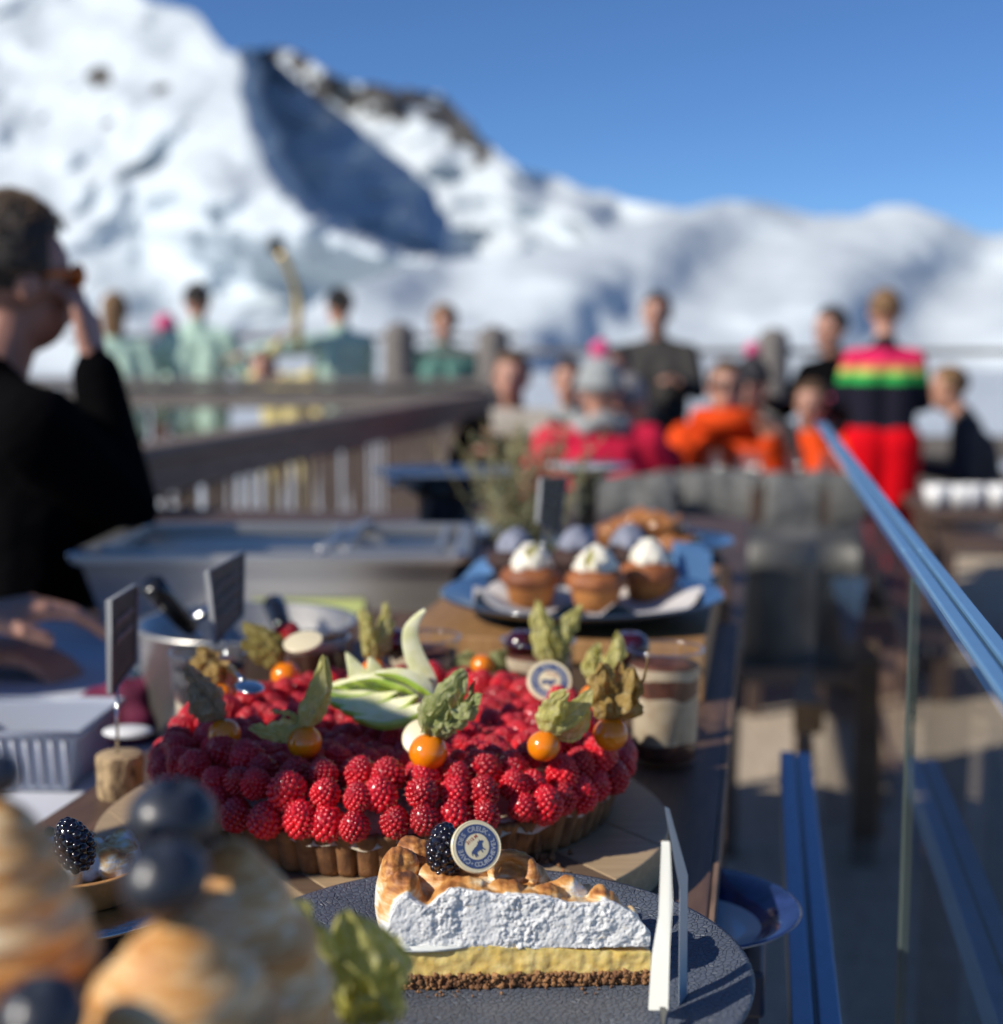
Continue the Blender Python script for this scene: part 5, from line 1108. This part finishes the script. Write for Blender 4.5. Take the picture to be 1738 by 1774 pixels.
# riser box, cupcake platter
LW = wood('orange_pine', (0.42, 0.23, 0.09), (0.28, 0.14, 0.05), 14, (12, 1, 1), .55)
rb = Z(962, 1118, 1.072); RZ_ = 1.072
s0, t0 = st(Z(1222, 1118, RZ_)); s1, _ = st(Z(690, 1095, RZ_)); Wd = s0 - s1
k = MB(); k.box((0, 0, RZ_ - .011), (Wd, .50, .022)); e = empty('wooden_riser', ST((s0 + s1) / 2, t0 + .25, 0), -YAW, 'orange pine box behind the verrines carrying the cupcake platter', 'box'); k.build('lid', LW, e, bevel=.002)
for sx in (-1, 1): k = MB(); k.box((sx * (Wd / 2 - .01), 0, (TZ + RZ_ - .022) / 2 + .0005), (.018, .48, RZ_ - .022 - TZ - .001)); k.build('side', LW, e, bevel=.002)
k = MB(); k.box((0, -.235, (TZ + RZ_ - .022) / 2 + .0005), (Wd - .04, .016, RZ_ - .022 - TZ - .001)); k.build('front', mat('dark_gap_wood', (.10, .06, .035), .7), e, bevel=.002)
pp = Z(1010, 1055, RZ_ + .012); PLB = mat('blue_black_glaze', (0.035, 0.06, 0.10), .12, coat=.6, var=.3)
o = MB().lathe([(.001, 0), (.075, 0), (.09, .004), (.145, .022), (.148, .025), (.144, .026), (.09, .008), (.001, .006)], n=64, caps=False).build('platter', PLB); o.location = (pp.x, pp.y + .03, RZ_ + .0005); tag(o, 'dark glazed round platter carrying the cupcakes', 'platter')
PAPER = mat('baking_paper', (.58, .55, .53), .7, var=.08, scale=10)
k = MB(); k.grid(lambda u, v: (lambda a, r: Vector((r * cos(a), r * sin(a) * .8, .008 + .016 * ss(.5, 1, v) + .008 * ss(.6, 1, v) * sin(a * 9 + 2 * sin(a * 4)))))(2 * pi * u, .118 * v), 90, 12); o = k.build('baking_paper', PAPER); o.location = (pp.x + .006, pp.y + .012, RZ_ + .001); tag(o, 'pleated white baking paper under the cupcakes', 'paper')
CAKE = mat('golden_sponge', (0.50, 0.21, 0.055), .8, col2=(0.33, 0.12, 0.03), scale=60, bump=.8, bscale=250); CAKET = mat('caramel_crust', (0.35, 0.12, 0.035), .6, col2=(0.20, 0.06, 0.02), scale=50, bump=.8, bscale=160, bdist=.002); DCAKE = mat('chocolate_sponge', (0.05, 0.022, 0.018), .8, var=.4, scale=50); WCREAM = mat('whipped_cream', (.82, .78, .66), .45, var=.05, sss=.15)
BCREAM = mat('blueberry_cream', (.26, .28, .36), .6, var=.3, scale=40)
def cupcake(px, py, dep, lab, dark=False, cream=True, s=1.0):
    """px, py = centre of the cake top"""
    p = D(px, py, dep); zb = RZ_ + .011; e = empty('cupcake', (p.x, p.y, zb), px * .1, lab, 'cupcake', 'cupcakes on the dark platter'); a_, b_ = (DCAKE, DCAKE) if dark else (CAKE, CAKET)
    k = MB(); k.lathe([(.021, 0), (.0265, .022), (.027, .024)], n=48, rf=lambda a, j, z: 1 + .02 * sin(a * 20)); k.build('sponge', a_, e)
    k = MB(); k.lathe([(.0265, .020), (.0315, .024), (.0325, .029), (.029, .036), (.020, .041), (.001, .043)], n=48, rf=lambda a, j, z: 1 + .06 * noise.noise(Vector((cos(a) * 3, sin(a) * 3, z * 90 + px))), caps=False); k.build('crust', b_, e)
    if cream:
        k = MB(); rs = random.Random(px)
        for i in range(20):
            a = i * 2.4; r = .016 * sqrt(max(0, 1 - i / 19)); k.sphere((r * cos(a), r * sin(a), .040 + .018 * i / 19), (.0085, .0085, .0075), 12, 8, wob=.5, seed=i + px)
        k.lathe([(.019, .037), (.017, .046), (.008, .055), (.001, .057)], n=24); me = remesh(k, .0022, 1); mobj('cream', me, [BCREAM if dark else WCREAM], e)
    e.scale = (s, s, s); return e
for a in ((920, 1000, 1.50, 'left front cupcake with white cream and a pale leaf'), (1033, 1014, 1.48, 'middle front cupcake, the nearest, with whipped cream'), (1125, 996, 1.53, 'right front cupcake with domed whipped cream')): cupcake(*a)
cupcake(893, 962, 1.62, 'dark chocolate cupcake with greyish cream behind the left front one', True); cupcake(1000, 960, 1.63, 'dark cupcake with blueberry cream between the left and middle ones', True); cupcake(1090, 955, 1.66, 'dark cupcake in the back row between the middle and right ones', True)
for a_, b_, lab in (((912, 965, 1.47), (935, 942, 1.47), 'pale dried leaf leaning on the cream of the left front cupcake'), ((1018, 985, 1.45), (1026, 950, 1.45), 'pale dried leaf leaning on the cream of the middle front cupcake')):
    k = MB(); CREF[0] = Vector((0, 0, 0)); petal(k, D(*a_), D(*b_), .014, 3); o = k.build('leaf_garnish', HG); tag(o, lab, 'leaf')
# second tier with golden pastries further back
e = empty('back_platter', ST(*st(D(1110, 940, 2.0)), 0), -YAW, 'blue napkin lined dish behind the cupcakes', 'dish'); q = D(1110, 940, 2.0)
k = MB(); k.lathe([(.001, 0), (.10, 0), (.13, .02), (.126, .022), (.09, .006), (.001, .005)], n=40, caps=False); o2 = k.build('dish', PLB, e); e.location = (q.x, q.y, 1.065)
k = MB(); k.box((0, 0, 1.065 / 2 + .45), (.22, .22, 1.065 - .9 - .001), 0); o = k.build('crate', BROWNW, bevel=.003); o.location = (q.x, q.y, -.0005); tag(o, 'dark crate under the dish behind the cupcakes', 'crate')
for i, (px, py, lab) in enumerate(((1075, 925, 'golden pastry at the left of the dish behind the cupcakes'), (1112, 908, 'golden pastry on top in the middle of the dish behind the cupcakes'), (1150, 915, 'golden pastry at the right of the dish behind the cupcakes'), (1098, 940, 'golden pastry low at the front of the dish behind the cupcakes'), (1170, 940, 'golden brown pastry at the right rim of the dish behind the cupcakes'))):
    k = MB(); k.sphere((0, 0, 0), (.030, .028, .022), 20, 14, wob=.5, seed=i); o = k.build('pastry', mat('glazed_pastry', (.50, .22, .07), .16, col2=(.30, .11, .03), scale=50, coat=.8)); o.location = D(px, py, 1.98); tag(o, lab, 'pastry')
# blue cloths either side
BLC = mat('blue_napkin', (0.10, 0.24, 0.48), .7, var=.3, scale=12, bump=.4, bscale=40)
for (pts_, lab) in (([(780, 1045), (830, 985), (885, 965), (885, 1035)], 'blue napkin at the left behind the cupcake platter'), ([(1180, 1050), (1183, 955), (1224, 960), (1226, 1062)], 'blue folded box at the right behind the cupcakes')):
    dd = 1.64; k = MB(); vs = [D(x, y, dd + (.0 if i in (0, 3) else .05)) for i, (x, y) in enumerate(pts_)]; vs2 = [v + Vector((0, .05, .0)) for v in vs]; k.add(vs + vs2, [(0, 3, 2, 1)[::-1], (4, 5, 6, 7)[::-1], (0, 1, 5, 4), (1, 2, 6, 5), (2, 3, 7, 6), (3, 0, 4, 7)]); o = k.build('napkin', BLC, bevel=.006); tag(o, lab, 'napkin')

# ------------------------------------------------------------------ slate price signs
SLATE = mat('slate_face', (0.075, 0.068, 0.06), .55, var=.3, scale=60); SEDGE = mat('slate_edge', (.34, .35, .36), .4); CHALK = mat('chalk', (.42, .40, .36), .9); BLKS = mat('black_satin', (.012, .012, .014), .3)
def slate(c4, dn, df, lab, marks, rod=None, rodm=None):
    """corners (near top, near bottom, far bottom, far top) in photo points; near edge depth dn, far edge depth df"""
    e = empty('slate_sign', (0, 0, 0), 0, lab, 'sign'); (a, b, c, d_) = [D(x, y, z) for (x, y), z in zip(c4, (dn, dn, df, df))]; n = (c - b).cross(a - b).normalized(); 
    if n.dot(CAM - a) < 0: n = -n
    th = n * -.0035; k = MB(); vs = [a, b, c, d_] + [p + th for p in (a, b, c, d_)]; k.add(vs, [(0, 1, 2, 3), (7, 6, 5, 4), (0, 4, 5, 1), (1, 5, 6, 2), (2, 6, 7, 3), (3, 7, 4, 0)], [0, 0, 1, 1, 1, 1]); k.build('slate', [SLATE, SEDGE], e, False, .0007)
    k = MB(); k.tube([a + n * .0006, b + n * .0006, c + n * .0006, d_ + n * .0006], .0011, 6, closed=True); k.build('rim', SEDGE, e)
    k = MB(); rs = random.Random(marks)
    for row in range(3 if marks > 5 else 2):
        v = .28 + .2 * row; 
        pts_ = []
        for i in range(26):
            u = .16 + .66 * i / 25; vv = v + .055 * sin(i * 1.9 + row * 2) * rs.uniform(.4, 1); pts_.append((a.lerp(d_, u)).lerp(b.lerp(c, u), vv) + n * .0011)
        k.tube(pts_, .00055, 5)
    k.build('chalk_marks', CHALK, e)
    if rod: k = MB(); k.tube([D(x, y, z) for x, y, z in rod], .0012, 8); k.build('rod', SILV, e)
    return e
lz = Z(202, 1384, TZ + .001)
ld = (lz - CAM).dot(FV)
slate([(190, 1040), (193, 1203), (235, 1148), (237, 1012)], ld - .005, ld + .055, 'plain slate sign on a thin rod standing in the log slice', 3, [(203, 1190, ld), (203, 1306, ld)])
BARK = mat('birch_bark', (0.46, 0.33, 0.18), .85, col2=(0.09, 0.05, 0.025), scale=130, detail=8, bump=1.0, bscale=260, bdist=.003, stretch=(1, 1, .5), lo=.38, hi=.58); CUTW = mat('cut_wood', (.50, .36, .20), .7, var=.25, scale=60)
e = empty('log_slice', (lz.x, lz.y + .012, TZ), .4, 'short bark covered log slice holding the slate sign', 'log'); k = MB(); k.lathe([(.0168, 0, 0), (.0172, .004, 0), (.0168, .015, 0), (.0176, .027, 0), (.0172, .0315, 0), (.0165, .032, 1), (.001, .032, 1)], n=64, rf=lambda a, j, z: (1 + .05 * noise.noise(Vector((cos(a) * 2.5, sin(a) * 2.5, z * 30))) + .03 * noise.noise(Vector((cos(a) * 9, sin(a) * 9, z * 90))))); k.build('log', [BARK, CUTW], e, auto=50)
slate([(360, 990), (375, 1116), (420, 1066), (422, 955)], 1.16, 1.24, 'larger slate sign with chalk writing behind the left of the tart', 8, [(391, 1100, 1.18), (391, 1205, 1.18)])
k_ = slate([(938, 828), (932, 905), (968, 930), (982, 826)], 1.52, 1.56, 'dark slate sign on a long pin stuck in the left cupcake', 4, [(942, 905, 1.52), (940, 975, 1.50)])
# ------------------------------------------------------------------ left group on the serving table
TUBM = mat('milky_plastic', (0.38, 0.42, 0.50), .35, var=.05, sss=.2)
tp = Z(60, 1372, LZ + .004); e = empty('plastic_tub', (tp.x - .03, tp.y + .055, LZ + .004), -YAW * .3, 'milky white plastic tub with mesh sides at the left edge', 'tub')
k = MB(); w0, w1, d0, d1, h = .125, .150, .10, .12, .055
def rr4(w_, d_, z): return [Vector((sx * w_ / 2, sy * d_ / 2, z)) for sx, sy in ((-1, -1), (1, -1), (1, 1), (-1, 1))]
vs = rr4(w0, d0, 0) + rr4(w1, d1, h) + rr4(w1 - .006, d1 - .006, h) + rr4(w0 - .006, d0 - .006, .003); fs = [(3, 2, 1, 0), (12, 13, 14, 15)]
for a, b in ((0, 4), (4, 8), (8, 12)):
    for i in range(4): fs.append((a + i, a + (i + 1) % 4, b + (i + 1) % 4, b + i))
k.add(vs, fs); k.build('wall', TUBM, e, bevel=.002)
k = MB(); 
for i in range(12): u = (i + .5) / 12 - .5; k.box((u * w1 * .93, -(d0 + (d1 - d0) * .5) / 2 - .002, h * .5), (.003, .003, h * .8), 0, Matrix.Rotation(radians(-10), 3, 'X').inverted())
k.tube([p + Vector((0, 0, 0)) for p in rr4(w1 + .006, d1 + .006, h)], .0035, 8, closed=True); k.build('rim', TUBM, e)
# beetroot coloured cloth, saucer, jar
k = MB(); q = Z(205, 1300, LZ); k.sphere((0, 0, .03), (.045, .04, .035), 24, 16, wob=.4); o = k.build('purple_cloth', mat('beetroot_cloth', (.16, .008, .05), .8, var=.4, scale=30)); o.location = (q.x, q.y + .04, LZ); tag(o, 'crumpled beetroot purple cloth between the tub and the glass jar', 'cloth')
k = MB(); k.sphere((0, 0, .004), (.022, .016, .005), 24, 10); o = k.build('soap_white_lid', PORC); q = Z(222, 1275, TZ); o.location = (q.x, q.y, TZ); tag(o, 'small white oval lid behind the log slice', 'lid')
q = Z(270, 1285, LZ); k = MB(); k.lathe([(.001, .002), (.040, .002), (.044, .010), (.044, .052), (.034, .062), (.034, .074), (.037, .075), (.037, .080), (.031, .080), (.031, .063), (.041, .050), (.041, .012), (.001, .006)], n=40, rf=lambda a, j, z: 1 + .03 * sin(z * 500), caps=False); o = k.build('glass_jar', glassmat('greenish_glass', (.80, .90, .86), 1.6, .05, boost=.12)); o.location = (q.x, q.y + .05, LZ); tag(o, 'greenish glass jar with rounded ridges left of the tart', 'jar')
STEEL = mat('brushed_steel', (.62, .60, .56), .38, .88, var=.12, scale=8, stretch=(1, 1, 20), bump=.1, bscale=60)
q = D(428, 1078, 1.50)
e = empty('steel_pan', (q.x, q.y, LZ), 0, 'round brushed steel pan with black handled ladles behind the left of the tart', 'pan'); hz_ = q.z - LZ; k = MB(); k.lathe([(.001, .0), (.098, .0), (.104, .006), (.110, hz_ - .004), (.114, hz_ - .002), (.114, hz_ + .002), (.107, hz_ + .001), (.102, .008), (.001, .004)], n=72, caps=False); k.build('wall', STEEL, e)
BLKH = mat('black_bakelite', (.010, .010, .011), .22, coat=.4)
for a, b, lab in (((262, 1012, 1.40), (318, 1075, 1.44), 'black ladle handle leaning on the left rim of the steel pan'), ((475, 1048, 1.56), (488, 1082, 1.52), 'short black handle upright in the steel pan')):
    a_ = D(*a); b_ = D(*b); t = (b_ - a_); k = MB(); k.tube([a_ - t * .04, a_, a_ + t * .3, b_, b_ + t * .25], [.008, .0125, .012, .010, .008], 14); e2 = empty('ladle', (0, 0, 0), 0, lab, 'ladle'); k.build('handle', BLKH, e2); k = MB(); k.tube([b_ + t * .2, b_ + t * .9], [.004, .003], 8); k.build('shaft', SILV, e2)
e2 = empty('serving_spoon', (0, 0, 0), 0, 'short oval steel spoon end in the steel pan beside the black handle', 'spoon'); k = MB(); k.sphere(D(352, 1062, 1.47), (.022, .012, .006), 20, 12, R=Matrix.Rotation(-.6, 3, 'Y')); k.build('bowl', SILV, e2)
# steel gastronorm tray
zt = zat(957, 1.92); aL = D(128, 957, 1.92); aR = D(800, 962, 1.92); wT = aR.x - aL.x; dT = .33
e = empty('steel_tray', ((aL.x + aR.x) / 2, aL.y, LZ), 0, 'wide brushed steel food tray with a dividing bar behind the pan', 'tray')
hT = zt - LZ; k = MB()
def ringbox(x0, x1, y0, y1, z0, z1, wv):
    k.box(((x0 + x1) / 2, y0, (z0 + z1) / 2), (x1 - x0, wv, z1 - z0)); k.box(((x0 + x1) / 2, y1, (z0 + z1) / 2), (x1 - x0, wv, z1 - z0)); k.box((x0, (y0 + y1) / 2, (z0 + z1) / 2), (wv, y1 - y0 - wv - .0004, z1 - z0)); k.box((x1, (y0 + y1) / 2, (z0 + z1) / 2), (wv, y1 - y0 - wv - .0004, z1 - z0))
ringbox(-wT / 2, wT / 2, 0, dT, hT - .014, hT, .022); k.build('rim', STEEL, e, bevel=.003)
k = MB(); vs = [Vector((sx * wT / 2 * f, dT / 2 + sy * dT / 2 * f, z)) for f, z in ((.88, .03), (.97, hT - .0145), (.955, hT - .0145), (.865, .034)) for sx, sy in ((-1, -1), (1, -1), (1, 1), (-1, 1))]
fs = [(3, 2, 1, 0), (12, 13, 14, 15)] + [(a + i, a + (i + 1) % 4, b + (i + 1) % 4, b + i) for a, b in ((0, 4), (4, 8), (8, 12)) for i in range(4)]; k.add(vs, fs); k.build('basin', STEEL, e, False)
BRST = mat('glint_steel', (.75, .75, .75), .16, 1.0)
for cx, cy in ((-wT / 2, 0), (-wT / 2, dT), (wT / 2, 0), (wT / 2, dT), (wT * .14, .006)): k = MB(); k.sphere((cx, cy, hT - .002), (.009, .009, .006), 14, 10); k.build('corner', BRST, e)  # small polished spheres added on the rim to catch sun glints
k = MB(); k.bar(Vector((wT * .14, .012, hT + .004)), Vector((wT * .20, dT - .012, hT + .004)), .016, .008); k.build('divider', STEEL, e, bevel=.002)
for x0_, x1_ in ((-wT / 2 + .03, wT * .13), (wT * .19, wT / 2 - .03)):
    k = MB(); ringbox(x0_, x1_, .028, dT - .028, hT - .012, hT + .004, .010); k.build('well_rim', STEEL, e, bevel=.002)
    k = MB(); k.box(((x0_ + x1_) / 2, dT / 2, hT - .095), (x1_ - x0_, dT - .06, .004)); k.build('well_floor', STEEL, e, False)
k = MB(); k.box((0, dT / 2, .015), (wT * .8, dT * .8, .03)); k.build('foot', STEEL, e, bevel=.003)
k = MB(); k.box((wT * .10, dT * .5 - dT * .475, hT * .36), (.15, .0015, .035), 0, Matrix.Rotation(radians(-6), 3, 'X')); k.build('label', mat('lime_sticker', (.55, .62, .22), .6, var=.04), e, False)
# dark round griddle on a pot, herb pot, bright plate
q = D(775, 818, 2.75); e = empty('round_griddle', (q.x, q.y, .90), 0, 'dark round griddle pan on a black burner behind the steel tray', 'griddle'); hq = q.z - .90
k = MB(); k.lathe([(.001, hq - .012), (.10, hq - .014), (.14, hq), (.146, hq + .004), (.140, hq + .004), (.10, hq - .006), (.001, hq - .006)], n=60, caps=False); k.build('pan', mat('blue_black_steel', (.16, .18, .21), .22, .8, var=.2), e)
k = MB(); k.lathe([(.11, .0), (.115, .025), (.06, .035), (.055, hq - .05), (.10, hq - .016)], n=40); k.build('burner', BLKS, e)
k = MB(); k.lathe([(.058, hq * .42), (.118, hq * .45 + .002), (.124, hq * .45 + .006), (.118, hq * .45 + .010), (.058, hq * .47)], n=40, caps=False); k.build('ring', SILV, e)
for i, (a1, l1) in enumerate(((-2.3, 'knob'),)): k = MB(); k.sphere((.14 * cos(a1), .14 * sin(a1), hq - .01), .012, 12, 8); k.build('knob', SILV, e)
HERB = mat('grey_green_leaf', (0.34, 0.37, 0.24), .8, col2=(0.18, 0.21, 0.12), scale=80); q = D(912, 930, 2.25)
e = empty('herb_pot', (q.x, q.y, .90), 0, 'bushy grey green thyme plant in a dark pot behind the cupcakes', 'plant'); k = MB(); k.lathe([(.045, 0), (.06, .10), (.065, .10), (.055, .10), (.001, .095)], n=30); k.build('pot', BLKS, e)
k = MB(); rs = random.Random(9); ks = MB()
for i in range(150):
    a = rs.uniform(0, 2 * pi); tl = rs.uniform(0, .6); L_ = rs.uniform(.09, .27); b0 = Vector((.035 * rs.uniform(-1, 1), .035 * rs.uniform(-1, 1), .09)); dr = Vector((sin(tl) * cos(a), sin(tl) * sin(a), cos(tl))); bend = Vector((rs.uniform(-.03, .03), rs.uniform(-.03, .03), 0))
    P_ = [b0 + dr * L_ * f + bend * f * f for f in (0, .33, .66, 1)]; ks.tube(P_, .0009, 4)
    for j in range(26):
        f = rs.uniform(.12, 1); p = b0 + dr * L_ * f + bend * f * f; o_ = Vector((rs.gauss(0, 1), rs.gauss(0, 1), rs.gauss(0, .7) + .5)).normalized(); x = o_.orthogonal().normalized() * .0016; k.add([p, p + o_ * .005 + x, p + o_ * .011, p + o_ * .005 - x], [(0, 1, 2, 3)])
k.build('foliage', HERB, e, False); ks.build('stems', STEM, e)
q = D(1018, 818, 2.6); k = MB(); k.lathe([(.001, 0), (.05, 0), (.075, .012), (.078, .014), (.05, .006), (.001, .005)], n=40, caps=False); e = empty('bright_plate', (q.x, q.y, q.z), 0, 'bright white plate on a dark stand beside the herb plant', 'plate'); k.build('dish', PORC, e); k = MB(); k.lathe([(.05, .90 - q.z), (.02, .95 - q.z), (.018, -.02), (.04, 0)], n=24); k.build('stand', BLKS, e)
q = D(655, 845, 3.1); k = MB(); k.lathe([(.001, 0), (.06, 0), (.09, .04), (.085, .042), (.05, .01), (.001, .01)], n=30); o = k.build('bread_bowl', mat('terracotta', (.30, .14, .09), .7)); o.location = (q.x, q.y, .90); tag(o, 'brown earthenware bowl left of the dark griddle', 'bowl')
# glasses along the cross railing that catch the sun
